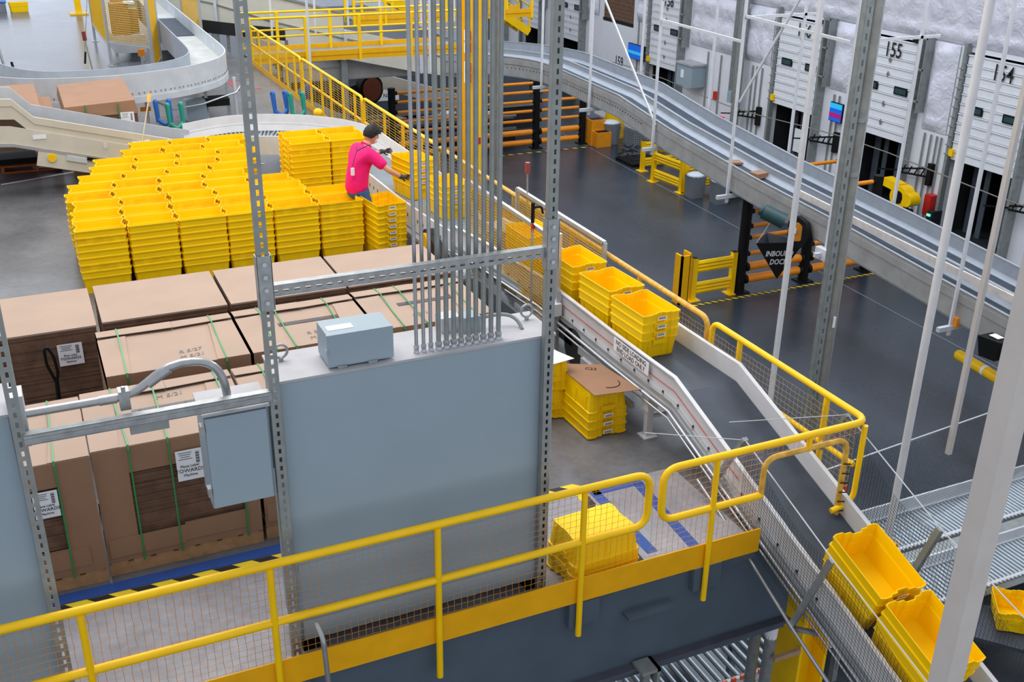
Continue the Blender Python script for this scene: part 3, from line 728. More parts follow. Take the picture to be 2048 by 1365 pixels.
# totes on the conveyor
def conv_stack(x, y, z, n, rz, where, worn=False, tilt=None):
    nm = {2: ['lower', 'upper'], 3: ['lowest', 'middle', 'top'], 4: ['lowest', 'second', 'third', 'top']}[n]
    for k in range(n):
        tote((x, y, z+PITCH*k), rz, 'labelled yellow tote, %s of the stack %s' % (nm[k], where), 'totes riding the main conveyor', worn, True)
BZ = .63
conv_stack(5.30, 8.30, BZ+.015, 3, -PI/2+.04, 'nearest the NO SIDE LOADING sign')
conv_stack(5.30, 8.98, BZ+.025, 3, -PI/2+.06, 'second before the NO SIDE LOADING sign')
conv_stack(5.28, 9.72, BZ+.035, 3, -PI/2+.03, 'just past the mesh guarded machine')
conv_stack(5.24, 10.75, BZ+.035, 3, -PI/2+.05, 'behind the yellow mesh guard')
conv_stack(5.14, 13.2, BZ-.01, 3, -PI/2+.03, 'seen between the steel conduits')
conv_stack(5.02, 14.25, BZ-.01, 4, -PI/2+.18, 'the worker is placing')
# two tilted stacks on the descending conveyor (slope about 17 degrees)
SL = math.atan2(.33, 1.0)
def slope_z(y): return .66+(y-7.25)*.33     # belt height on the descending part
for j, (y, w_) in enumerate(((4.97, 'upper'), (4.36, 'lower'))):
    for k in range(3):
        M = Matrix.Rotation(SL, 4, 'X') @ Matrix.Rotation(-PI/2, 4, 'Z')
        n = M.to_3x3() @ V((0, 0, 1)); p = V((5.29, y, slope_z(y)+.005))+n*(PITCH*k)
        o = tote(p, 0, 'yellow tote, %s of three nested, in the %s stack sliding down the netted belt' % (['lowest', 'middle', 'top'][k], w_), 'totes on the descending belt', False, True)
        o.rotation_euler = M.to_euler()
# loose stacks on the mezzanine floor
for k in range(3):
    tote((4.66, 8.12, .31+.088*k), -PI/2+.02, 'worn yellow tote turned upside down, %s of three beneath the printed brown cardboard' % ['bottom', 'middle', 'top'][k], 'upturned totes under the conveyor', True, True, tilt=(PI, 0, -PI/2+.02))
for k, z in enumerate((.31, .62)):
    tote((4.3, 8.62, z), -PI/2, 'yellow tote turned upside down, %s of two beneath the white sheet' % ['lower', 'upper'][k], 'upturned totes beside the cabinet', True, False, tilt=(PI, 0, -PI/2))
for k in range(2):
    tote((3.52, 6.02, .31+.12*k), 0, 'yellow tote turned upside down behind the front netting, %s of two' % ['lower', 'upper'][k], 'upturned totes behind the front railing', False, False, tilt=(PI, 0, .06))
t = thing('cardboard_sheet', (4.66, 8.12, .5), 'flat brown cardboard sheet with a printed arrow lying on upturned totes', 'cardboard')
b = MB(); b.prism([(4.46, 8.55, .495), (4.87, 8.35, .495), (4.95, 7.72, .495), (4.48, 7.78, .495)], (0, 0, .006)); b.build('sheet', CARDB, t)
b = MB(); b.tube(bez((4.66, 7.88, .503), (4.76, 7.82, .503), (4.84, 7.88, .503), (4.84, 7.97, .503), 8), .005, 4); b.build('printed_arrow', INK, t)
text_on(t, 'C23', (4.72, 8.3, .503), (1, -.6, 0), (.6, 1, 0), .07, INK, 'printed_text')
t = thing('cardboard_sheet', (4.35, 8.6, .64), 'white sheet and brown flap lying on upturned totes beside the cabinet', 'cardboard')
b = MB(); b.box(4.12, 4.47, 8.5, 9.0, .63, .634); b.build('flap', CARDB, t); b = MB(); b.prism([(4.1, 8.95, .64), (4.33, 8.9, .64), (4.54, 8.32, .64), (4.28, 8.28, .64)], (0, 0, .003)); b.build('white_sheet', PAPER, t)
# far yellow tubs
tote((.5, 42.2, .001), .1, 'single yellow tote standing on the far polished floor at top left', None, False)
t = thing('blue_lidded_tub', (-.2, 42.5, 0), 'grey tub with blue lid beside the far yellow tote', 'tub')
MB().box(-.65, .1, 42.2, 42.7, 0, .3).build('tub', BIN, t); MB().box(-.68, .13, 42.17, 42.73, .3, .34).build('lid', BLUE, t)

# ================================================================ CARDBOARD
def bale(x0, x1, y0, y1, zt, lab, cap=True, straps=(), window=None, seed=1, tape=False, pallet=True, n=46, note=None, fl=True):
    rn = random.Random(seed)
    t = thing('cardboard_bale', ((x0+x1)/2, (y0+y1)/2, 0), lab, 'cardboard stack')
    zb = .13
    if pallet:
        p = MB()
        for y in (y0+.03, (y0+y1)/2, y1-.03): p.box(x0, x1, y-.03, y+.03, .0, .1)
        for i in range(7): a = x0+(x1-x0)*i/7; p.box(a+.01, a+(x1-x0)/7-.03, y0, y1, .1, .125)
        p.build('pallet', WOOD, t)
    s_ = MB(); top = zt-(.012 if cap else 0); h = (top-zb)/n
    ins = .012 if cap else 0
    for i in range(n):
        a = [rn.uniform(0, .012) for _ in range(4)]
        if i == n-1: s_.cur = 1; a = [0]*4
        s_.box(x0+ins+a[0], x1-ins-a[1], y0+ins+a[2], y1-ins-a[3], zb+i*h+.0015, zb+(i+1)*h)
    s_.build('cardboard_sheets', [CARDL, CARD], t)
    if cap:
        c = MB(); th = .008
        c.box(x0, x1, y0, y1, zt-th, zt)
        for (a, b_) in ((y0-.004, y0+.004), (y1-.004, y1+.004)): c.box(x0, x1, a, b_, zt-.15, zt)
        c.box(x0-.004, x0+.004, y0, y1, zt-.15, zt); c.box(x1-.004, x1+.004, y0, y1, zt-.15, zt)
        # folded flaps lying on top, at the back edge and the ends
        xm = x0+(x1-x0)*.55
        if fl:
            c.prism([(x0, y1+.005, zt+.001), (x0, y1-.17, zt+.02), (xm, y1-.2, zt+.028), (xm, y1+.005, zt+.004)], (0, 0, .005))
            c.prism([(xm+.003, y1+.005, zt+.001), (xm+.003, y1-.19, zt+.022), (x1, y1-.16, zt+.022), (x1, y1+.005, zt+.004)], (0, 0, .005))
            c.prism([(x0, y1-.2, zt+.004), (x0, y0, zt+.001), (x0+.2, y0, zt+.001), (x0+.24, y1-.2, zt+.012)], (0, 0, .005))
            c.prism([(x1-.28, y0, zt+.001), (x1, y0, zt+.001), (x1, y1-.18, zt+.004), (x1-.22, y1-.2, zt+.012)], (0, 0, .005))
        c.build('cardboard_cap', CARD, t)
        if window:
            wx0, wx1, wz0, wz1 = window
            f = MB(); f.box(x0, wx0, y0-.008, y0, .12, zt); f.box(wx1, x1, y0-.008, y0, .12, zt); f.box(wx0, wx1, y0-.008, y0, wz1, zt); f.box(wx0, wx1, y0-.008, y0, .12, wz0)
            f.build('front_wrap', CARDB, t)
            g = MB(); g.box(x0+.02, (x0+x1)/2, y0-.018, y0-.008, .17, .33); g.box((x0+x1)/2, x1-.1, y0-.016, y0-.008, .19, .35); g.build('lower_flap', CARDB, t)
        else:
            f = MB(); f.box(x0, x1, y0-.006, y0, .12, zt); f.box(x0-.004, x0, y0, y1, .12, zt); f.build('side_wrap', CARDB, t)
    for sx in straps:
        q = MB(); x = x0+(x1-x0)*sx; off = .03*rn.uniform(-1, 1)
        zz = zt+(.012 if cap else .002)
        P_ = [(x, y0-.022, .1), (x, y0-.022, zt-.02), (x, y0-.004, zz), (x+off*.4, y0+(y1-y0)*.4, zz), (x+off, y1-.2, zz+.02), (x+off, y1+.01, zz), (x+off, y1+.014, .1)]
        for a, b_ in zip(P_[:-1], P_[1:]):
            q.beam(a, b_, .012, .004, (0, -1, .3))
        q.build('green_strap', STRAP, t)
    if tape:
        q = MB(); q.obox(((x0+x1)/2+.08, (y0+y1)/2+.03, zt+.0035), ((x1-x0)*.27, 0, 0), (0, .036, 0), (0, 0, .001)); q = q.build('printed_tape', TAPE, t)
        for i in range(4):
            c_ = V(((x0+x1)/2+.08+(-.4+i*.27)*(x1-x0)*.55, (y0+y1)/2+.03, zt+.0055)); b = MB()
            if i % 2: b.tube([c_+V((-.05, 0, 0)), c_+V((.05, 0, 0))], .0016, 4); b.tube(bez(c_+V((-.05, -.01, 0)), c_+V((-.02, -.02, 0)), c_+V((.03, -.02, 0)), c_+V((.05, -.008, 0)), 5), .0022, 4)
            else:
                for a in ((-1, -1, 1, -1), (1, -1, 1, 1), (1, 1, -1, 1), (-1, 1, -1, -1)): b.tube([c_+V((a[0]*.018, a[1]*.014, 0)), c_+V((a[2]*.018, a[3]*.014, 0))], .0018, 4)
                b.tube([c_+V((-.01, 0, 0)), c_+V((.01, 0, 0))], .002, 4)
            b.build('printed_mark', CARD, q)
    if note:
        for k, s in enumerate(note[0]): text_on(t, s, (note[1], note[2]-.115*k, zt+.004), (1, .1, 0), (-.1, 1, 0), .085, LINK, 'handwriting', .001, .9, .2)
    return t
bale(-.93, .325, 10.08, 11.12, 1.0, 'unwrapped stack of flat cardboard at far left with a TOWARDS label on its side', cap=False, seed=1)
bl = bpy.data.objects[-1]
t = [o for o in bpy.data.objects if o.name.startswith('cardboard_bale')][-1]
paper(t, (.06, 10.06, .75), (1, 0, 0), (0, 0, 1), .22, .22)
bale(.38, 1.565, 10.12, 11.15, 1.0, 'unwrapped stack of flat cardboard directly in front of the leftmost totes', cap=False, seed=2)
bale(1.60, 2.79, 10.12, 11.14, 1.0, 'unwrapped stack of flat cardboard behind the slotted cross bar', cap=False, seed=3)
bale(2.82, 3.98, 10.12, 11.12, 1.0, 'unwrapped stack of flat cardboard behind the steel conduits', cap=False, seed=4)
bale(.29, 1.49, 8.67, 9.66, 1.09, 'green strapped cardboard bale marked R 5/27 with a torn front corner', straps=(.14, .83), seed=5, note=(('R 5/27', 'M 5/21'), 1.02, 8.95))
bale(1.52, 2.68, 8.67, 9.68, 1.09, 'green strapped cardboard bale with printed tape behind the small junction box', straps=(.18, .33, .74), seed=6, tape=True, note=(('R 5/', 'M 5'), 2.12, 8.92))
bale(2.71, 3.85, 8.72, 9.72, 1.09, 'green strapped cardboard bale with printed tape behind the conduits', straps=(.2, .4, .85), seed=7, tape=True, note=(('R 5/11',), 3.2, 8.95))
bale(-1.14, .045, 7.36, 8.36, 1.1, 'green strapped cardboard bale in the left corner beside the left cabinet', straps=(.55, .8), window=(-.9, -.19, .36, .90), seed=8, tape=True)
t = [o for o in bpy.data.objects if o.type == 'EMPTY' and o.name.startswith('cardboard_bale')][-1]
paper(t, (-.29, 7.34, .78), (1, 0, 0), (0, 0, 1), .17, .22)
bale(.06, 1.24, 7.40, 8.40, 1.1, 'green strapped cardboard bale behind the bent conduit, layers showing through its front window', straps=(.22, .46, .9), window=(.3, 1.12, .32, .88), seed=9, tape=True, note=(('R-6/27', 'M 5/21'), .72, 8.23))
t = [o for o in bpy.data.objects if o.type == 'EMPTY' and o.name.startswith('cardboard_bale')][-1]
paper(t, (.74, 7.37, .86), (1, 0, 0), (0, 0, 1), .2, .26)
bale(1.27, 2.42, 7.42, 8.40, 1.1, 'green strapped cardboard bale mostly hidden behind the big enclosure', straps=(.2,), window=(1.5, 2.2, .42, .86), seed=10)
# black fork handle standing before the left stack
t = thing('pallet_jack_handle', (-.15, 9.86, 0), 'black looped pallet jack handle standing beside the TOWARDS label', 'pallet jack')
b = MB(); b.tube([(-.12, 9.86, .1), (-.1, 9.84, .62)], .02, 8); b.build('shaft', BLACK, t)
b = MB(); lp = [V((-.1, 9.84, .6)), V((-.075, 9.84, .68)), V((-.09, 9.84, .86)), V((-.13, 9.84, .95)), V((-.16, 9.84, .93)), V((-.16, 9.84, .78)), V((-.11, 9.84, .6))]; b.tube(rnd(lp, .04), .014, 8); b.build('loop_handle', BLACK, t)
b = MB(); b.box(-.4, .1, 9.78, 9.92, .03, .12); b.build('fork_base', BLACK, t)
# far bales behind the incline conveyor
t = thing('cardboard_bale', (1.25, 20, 0), 'strapped brown cardboard bale marked 100 with a white shipping label', 'cardboard stack')
MB().box(.66, 1.80, 19.2, 20.9, .02, 1.05).build('boxes', CARDB, t)
b = MB(); b.prism([(.63, 19.17, 1.05), (1.82, 19.17, 1.05), (1.78, 19.2, 1.27), (.66, 19.2, 1.22)], (0, 1.75, .06)); b.build('cap', CARDB, t)
for x in (.98, 1.5): MB().box(x-.008, x+.008, 19.15, 19.17, .02, 1.25).build('strap', STRAP, t)
MB().box(.7, 1.25, 19.16, 19.2, .3, 1.0).build('folded_box', CARDB, t)
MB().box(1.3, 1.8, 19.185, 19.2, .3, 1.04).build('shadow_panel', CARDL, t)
text_on(t, '100', (.88, 19.155, .92), (1, 0, 0), (0, 0, 1), .12, INK, 'printed_number')
paper(t, (1.63, 19.17, .93), (1, 0, 0), (0, 0, 1), .22, .30, ())
t = thing('cardboard_bale', (0, 21, 0), 'strapped brown cardboard bale behind the raised end of the incline conveyor', 'cardboard stack')
b = MB(); b.box(-1.0, .34, 19.3, 21.0, .55, 1.15); b.build('boxes', CARDB, t); b = MB(); b.prism([(-1.1, 19.25, 1.15), (.30, 19.25, 1.15), (.28, 21.0, 1.25), (-1.1, 21.0, 1.25)], (0, 0, .07)); b.build('cap', CARDB, t)
b = MB(); b.box(.34, .50, 19.7, 20.9, .1, 1.1); b.build('side_box', CARDB, t); b = MB(); b.box(-.06, -.04, 19.23, 19.25, .55, 1.2); b.build('strap', STRAP, t)
# pallets under the incline
def pallet(x, y, z, w_, d_, m, lab, rz=0):
    t = thing('wooden_pallet', (x, y, z), lab, 'pallet', 'wooden pallets under the incline conveyor')
    b = MB()
    for i in range(6): a = y-d_/2+d_*i/6; b.box(x-w_/2, x+w_/2, a+.01, a+d_/6-.03, z+.1, z+.12)
    for i in range(3): a = x-w_/2+(w_-.05)*i/2; b.box(a, a+.05, y-d_/2, y+d_/2, z+.02, z+.1)
    b.box(x-w_/2, x+w_/2, y-d_/2, y-d_/2+.08, z, z+.02); b.box(x-w_/2, x+w_/2, y+d_/2-.08, y+d_/2, z, z+.02)
    b.build('pallet_frame', m, t); return t
pallet(.1, 20.5, 0, 1.15, 1.0, WOODR, 'reddish wooden pallet on the floor under the incline conveyor')
pallet(2.4, 19.45, 0, .9, .5, WOOD, 'brown wooden pallet half hidden behind the left totes')
t = tag(MB().box(-1.3, .12, 20.1, 21.0, .13, .22).build('folded_black_tray', BLACK), 'folded black plastic tray lying on the reddish pallet', 'tray')
tag(MB().box(-1.6, .05, 21.2, 21.8, .0, .12).build('cardboard_sheet', CARDB), 'dark brown cardboard pile behind the black tray', 'cardboard')
# ================================================================ MAIN CONVEYOR
def yz(y):     # belt height of the main conveyor along y
    pts = [(3.2, slope_z(3.2)), (7.25, .66), (8.2, .645), (10, .66), (12.3, .60), (30, .60)]
    for a, b_ in zip(pts[:-1], pts[1:]):
        if a[0] <= y <= b_[0]: return a[1]+(b_[1]-a[1])*(y-a[0])/(b_[0]-a[0])
    return pts[0][1]
def xc(y):
    pts = [(3.2, 5.36), (10, 5.36), (11.5, 5.28), (12.8, 5.12), (14, 5.05), (17, 5.02)]
    for a, b_ in zip(pts[:-1], pts[1:]):
        if a[0] <= y <= b_[0]: return a[1]+(b_[1]-a[1])*(y-a[0])/(b_[0]-a[0])
    return 5.02
# descending + straight belt (runs toward the camera)
ysA = [12.3, 11.5, 10.8, 10, 9.2, 8.4, 7.8, 7.25, 6.8, 6.2, 5.7, 5.0, 4.2, 3.2]
pA = [V((xc(y), y, yz(y))) for y in ysA]
t = thing('belt_conveyor', (5.36, 8, 0), 'white sided belt conveyor passing under the front railing and down to the right', 'conveyor')
MB().sweep([(-.33, -.02), (.33, -.02), (.33, .0), (-.33, .0)], pA).build('belt', BELT, t)
# path runs toward -y, so "right" is -x : the camera-side guard is at +u
s_ = MB().sweep([(.335, -.20), (.345, -.20), (.345, .16), (.375, .165), (.375, .178), (.335, .178)], pA).build('near_side_guard', WHITEP, t)
MB().sweep([(-.375, -.16), (-.335, -.16), (-.335, .178), (-.375, .178)], pA).build('far_side_guard', WHITEP, t)
b = MB(); b.sweep([(.35, -.08), (.375, -.08), (.375, -.20), (.35, -.20)], pA); b.tube([p+V((-.40, 0, -.17)) for p in pA], .016, 6); b.tube([p+V((-.40, 0, -.24)) for p in pA[2:]], .012, 6); b.build('side_rail', ALU, t)
b = MB(); b.tube([p+V((-.352, 0, .03)) for p in pA[3:10]], .004, 4); b.build('red_pull_cord', RED, t)
b = MB()
for i in range(26):
    y = 11.6-i*.26; b.cyl((xc(y)-.346, y, yz(y)-.06), (xc(y)-.352, y, yz(y)-.06), .014, 6)
b.build('bolt_heads', INK, t)['kind'] = 'stuff'
sgn = MB(); c0 = V((5.36-.379, 7.95, yz(7.95)+.06)); dr = V((0, -1, 0)); up = V((0, 0, 1))
sgn.box(4.978, 4.983, 7.66, 8.32, yz(8)+.015, yz(8)+.15); sg = sgn.build('warning_sign', PAPER, t)
text_on(sg, 'NO SIDE LOADING', (4.976, 7.99, yz(8)+.115), dr, up, .07, INK, 'sign_text', .001, .95); text_on(sg, 'END LOAD ONLY', (4.976, 7.99, yz(8)+.05), dr, up, .07, INK, 'sign_text', .001, .95)
for y in (7.68, 10.9):
    b = MB(); z = yz(y)-.2
    b.box(5.0, 5.07, y-.03, y+.03, 0, z); b.box(4.96, 5.11, y-.07, y+.07, 0, .012); b.box(4.98, 5.09, y-.06, y+.06, z-.16, z+.03); b.beam((5.04, y, z*.45), (5.7, y, z*.45), .03, .03)
    b.box(5.66, 5.72, y-.03, y+.03, 0, z); b.build('support_leg', WHITEP, t)
# drive with black guard
b = MB(); b.tube([(4.98, 9.15, .32), (5.1, 9.15, .32)], .22, 20); b.beam((5.04, 9.2, .42), (5.04, 9.9, .40), .12, .2); b.build('drive_guard', RUBBER, t)
b = MB(); b.box(4.95, 5.0, 8.2, 9.0, .33, .42); b.box(4.93, 5.02, 8.5, 8.9, .26, .33); b.box(4.96, 5.0, 7.9, 8.5, .2, .26); b.build('drive_bracket', ALU, t)
b = MB(); b.box(4.9, 5.0, 8.3, 8.8, .12, .24); b.build('motor', DKMACH, t)
# red/white handle switch at the machine
t = thing('isolator_switch', (4.93, 9.55, .6), 'grey isolator switch box with a red and black knob beside the big cabinet corner', 'switch')
MB().box(4.88, 4.98, 9.45, 9.6, .58, .72).build('housing', LGREY, t); b = MB(); b.tube([(4.88, 9.52, .65), (4.83, 9.52, .65)], .03, 10); b.build('knob', RED, t)

# roller part beside the worker and curve
cx, cy, rc = 3.30, 17.0, 1.72
cpts = [V((cx+rc*math.cos(a), cy+rc*math.sin(a), .6)) for a in [i*PI/2/14 for i in range(15)]]
pB = [V((xc(y), y, .6)) for y in (12.3, 12.8, 13.4, 14, 15, 16)]+cpts+[V((3.0, 18.72, .58)), V((2.5, 18.72, .52))]
t = thing('roller_conveyor', (5.0, 15, 0), 'white roller conveyor curving around behind the worker', 'conveyor')
# path runs +y then -x ; right is +x / +y (outer)
MB().sweep([(-.33, -.10), (.33, -.10), (.33, -.03), (-.33, -.03)], pB).build('bed', LGREY, t)
b = MB()
acc = 0
for a, c_ in zip(pB[:-1], pB[1:]):
    d = (c_-a); L = d.length; k = max(1, int(round(L/.075)))
    for i in range(k):
        p = a+d*(i/k); tn = V((d.x, d.y, 0)).normalized(); r_ = V((tn.y, -tn.x, 0)); b.tube([p-r_*.33, p+r_*.33], .022, 6)
b.build('rollers', ROLL, t)['kind'] = 'stuff'
pO = pB
b = MB(); b.sweep([(.34, -.14), (.35, -.14), (.36, .14), (.375, .16), (.39, .30), (.375, .30), (.35, .17), (.34, .14)], pO, True, False); b.build('outer_guard', WHITEP, t)
b = MB(); b.sweep([(.30, .02), (.335, .02), (.345, .12), (.335, .12)], pO); b.build('inner_liner', WHITEP, t)
MB().sweep([(-.37, -.24), (-.34, -.24), (-.34, .08), (-.37, .08)], pB).build('near_side_guard', WHITEP, t)
b = MB()
for i in range(24):
    y = 12.4+i*.18; b.box(xc(y)-.374, xc(y)-.369, y-.012, y+.012, .50, .545)
b.build('slot_row', INK, t)['kind'] = 'stuff'
for (x, y) in ((4.74, 12.6), (4.7, 14.8), (4.7, 16.6), (5.35, 15.5), (3.2, 18.5)):
    MB().box(x-.03, x+.03, y-.03, y+.03, 0, .5).build('support_leg', WHITEP, t)
b = MB(); b.sweep([(-.46, -.30), (-.36, -.30), (-.36, -.26), (-.46, -.26)], pB[:6]); b.build('side_tray', ALU, t)
# near-side drive wheel guard seen through the conduits
t = thing('drive_guard', (4.75, 12.3, 0), 'tall black oval drive guard on the conveyor side behind the conduits', 'machine guard')
b = MB(); b.tube([(4.64, 12.75, .42), (4.76, 12.75, .42)], .17, 18); b.tube([(4.64, 12.1, .17), (4.76, 12.1, .17)], .15, 18); b.beam((4.70, 12.75, .42), (4.70, 12.1, .17), .12, .30); b.build('cover', RUBBER, t)
b = MB(); b.tube([(4.60, 12.75, .42), (4.64, 12.75, .42)], .12, 18); b.build('inner_disc', YDARK, t)
b = MB(); b.box(4.6, 4.7, 11.5, 11.75, .3, .5); b.build('motor', DKMACH, t); MB().box(4.55, 4.6, 11.52, 11.6, .4, .5).build('lamp', ORANGE, t)
# white drape and small steel desk between bales and conveyor
t = thing('small_work_stand', (4.4, 11.3, 0), 'small steel stand with a crumpled white bag beside the rightmost bale', 'stand')
b = MB(); b.box(4.15, 4.6, 11.0, 11.5, .5, .53)
for x in (4.17, 4.58):
    for y in (11.02, 11.48): b.box(x-.015, x+.015, y-.015, y+.015, 0, .5)
b.build('stand_frame', GALV, t)
b = MB(); b.ell((4.35, 11.3, .58), (.2, .2, .09), 14, 8); b.ell((4.5, 11.12, .56), (.12, .1, .1), 12, 8); b.build('white_bag', BAG, t)
t = thing('steel_side_panel', (4.6, 10.0, 0), 'grey steel panel standing at floor level beside the rightmost strapped bale', 'panel')
MB().box(4.72, 4.76, 9.6, 11.6, .02, .42).build('panel', DKGREY, t)
# yellow mesh guards around the machine
def mesh_guard(x, y0, y1, z0, z1, lab, m=YMESH):
    t = thing('mesh_guard_panel', (x, (y0+y1)/2, z0), lab, 'mesh guard', 'aluminium framed yellow mesh guards')
    b = MB(); s = .022
    for y in (y0, y1): b.box(x-s, x+s, y-s, y+s, min(0, z0) if y == y0 else z0, z1)
    b.box(x-s, x+s, y0, y1, z1-s, z1+s); b.box(x-s, x+s, y0, y1, z0-s, z0+s)
    b.build('frame', ALU, t)
    nb = MB(); grid_net(nb, (x, y0, z0), (0, y1-y0, 0), (0, 0, z1-z0), int((y1-y0)/.035), int((z1-z0)/.035), .0042)
    nb.build('wire_mesh', m, t)['kind'] = 'stuff'
    return t
mesh_guard(4.96, 9.62, 12.1, .36, 1.40, 'yellow mesh guard on the camera side of the conveyor')
mesh_guard(5.76, 9.95, 12.3, .62, 1.15, 'yellow mesh guard on the railing side of the conveyor')
b = MB(); b.box(4.94, 4.98, 9.5, 9.54, 0, 1.5); tag(b.build('aluminium_post', ALU), 'aluminium post at the near corner of the mesh guard', 'post')
t = thing('reach_hook', (4.9, 10.0, .1), 'long reach hook with a black head leaning on the mesh guard', 'hook tool')
MB().tube([(4.9, 10.05, .12), (4.92, 10.1, 1.45)], .014, 8).build('pole', ALU, t)
b = MB(); b.tube([(4.92, 10.1, 1.45), (4.92, 10.1, 1.68)], .022, 8); b.tube(rnd([(4.92, 10.1, 1.62), (5.0, 10.06, 1.64), (5.02, 10.05, 1.56)], .03), .014, 6); b.build('hook_head', BLACK, t)
b = MB(); b.tube([(4.92, 10.1, 1.34), (4.92, 10.1, 1.44)], .017, 8); b.build('red_band', RED, t)
t = thing('signal_mast', (5.78, 12.0, .1), 'slim grey mast topped with a dull red signal lamp by the side railing', 'signal lamp')
MB().tube([(5.78, 12.0, .0), (5.78, 12.05, 1.42)], .012, 8).build('mast', GALV, t); MB().tube([(5.78, 12.05, 1.42), (5.78, 12.05, 1.56)], .032, 10).build('lamp', mat('dull_red_lens', (150, 60, 60), .4), t)
# merge bumper: curled end of the outer guard
t = thing('guide_bumper', (5.5, 12.6, .6), 'curled brown and white guide bumper where the conveyor meets the mesh', 'bumper')
b = MB(); b.sweep([(-.012, 0), (.012, 0), (.012, .34), (-.012, .34)], [V(p) for p in bez((5.46, 13.2, .62), (5.5, 12.9, .62), (5.36, 12.6, .62), (5.62, 12.2, .62), 10)]); b.build('curled_plate', mat('brown_liner', (150, 118, 80), .6), t)
# beige incline conveyor at left
pI = [V(p) for p in ((-3.0, 18.72, 1.62), (-.12, 18.72, 1.42), (.16, 18.72, 1.12), (2.3, 18.72, .56), (2.6, 18.72, .5))]
t = thing('incline_conveyor', (0, 18.7, .3), 'beige incline conveyor descending from the left edge toward the totes', 'conveyor')
# path runs +x, right is -y (camera side)
MB().sweep([(-.32, -.03), (.32, -.03), (.32, 0), (-.32, 0)], pI).build('belt', BELT, t)
MB().sweep([(-.35, -.2), (-.33, -.2), (-.33, .22), (-.35, .22)], pI).build('far_guard', LGREY, t)
MB().sweep([(.33, -.16), (.35, -.16), (.35, .03), (.365, .05), (.365, .16), (.33, .16)], pI).build('near_guard', BEIGE, t)
pJ = [V(p) for p in ((-3.0, 18.72, 1.42), (-.2, 18.72, 1.22), (2.3, 18.72, .56), (2.6, 18.72, .5))]
b = MB(); b.sweep([(.34, -.34), (.37, -.34), (.37, -.06), (.34, -.06)], pJ); b.build('lower_side', BEIGE, t)
b = MB(); b.sweep([(.37, -.38), (.40, -.38), (.40, -.345), (.37, -.345)], pJ); b.build('bright_rail', ALU, t)
b = MB(); b.beam((.12, 18.34, .64), (1.2, 18.34, .36), .03, .26); b.build('drive_plate', BEIGE, t)
MB().tube([(.33, 18.34, .62), (.33, 18.29, .62)], .065, 16).build('yellow_knob', YST, t)
b = MB(); b.beam((.55, 18.31, .6), (.85, 18.31, .52), .03, .08); b.build('cover_plate', LGREY, t)
b = MB(); b.beam((.85, 18.31, .56), (1.3, 18.31, .44), .04, .05); b.build('actuator', BLACK, t)
text_on(t, 'B', (1.16, 18.335, .73), (1, 0, 0), (0, 0, 1), .12, PAPER, 'painted_letter')
MB().box(.1, .3, 18.335, 18.34, .93, 1.0).build('caution_label', PAPER, t)
for x in (-.8, 2.4): MB().box(x-.03, x+.03, 18.9, 18.96, 0, .6).build('support_leg', WHITEP, t)
t = thing('push_button_station', (1.5, 18.3, .4), 'yellow and grey push button station on the incline conveyor beside the totes', 'control box')
b = MB(); b.box(1.28, 1.42, 18.27, 18.33, .42, .50); b.box(1.62, 1.75, 18.27, 18.33, .34, .43); b.build('housing', YST, t); MB().box(1.44, 1.6, 18.27, 18.33, .37, .47).build('button_plate', LGREY, t)
MB().cyl((1.34, 18.27, .46), (1.34, 18.25, .46), .025, 8).build('red_button', RED, t); MB().cyl((1.48, 18.27, .42), (1.48, 18.25, .42), .018, 8).build('green_button', GREEN, t); MB().cyl((1.55, 18.27, .42), (1.55, 18.25, .42), .018, 8).build('red_button', RED, t)
t = thing('signal_mast', (1.7, 18.3, .7), 'leaning cream mast with orange signal lamp on the incline conveyor', 'signal lamp')
MB().tube([(1.72, 18.3, .72), (1.94, 18.6, 1.35)], .012, 6).build('mast', mat('cream_mast', (200, 190, 150), .5), t); b = MB(); b.tube([(1.94, 18.6, 1.34), (1.975, 18.64, 1.46)], .026, 10); b.build('lamp', OLED, t)
b = MB(); b.box(1.58, 1.86, 18.33, 18.36, .70, .76); b.build('bracket', PAPER, t)
# side equipment right of totes: panel below the level conveyor
t = thing('conveyor_controls', (3.2, 18.3, .3), 'beige drive cover with yellow knob between the two tote blocks', 'control box')
MB().box(2.7, 3.6, 18.34, 18.38, .24, .56).build('cover', BEIGE, t); MB().tube([(3.0, 18.34, .4), (3.0, 18.29, .4)], .06, 14).build('yellow_knob', YST, t)
b = MB(); b.box(3.1, 3.2, 18.31, 18.34, .36, .46); b.box(3.25, 3.35, 18.31, 18.34, .36, .46); b.build('socket', DKMACH, t); MB().tube([(2.9, 18.28, .2), (3.7, 18.28, .2)], .015, 6).build('rail', ALU, t)

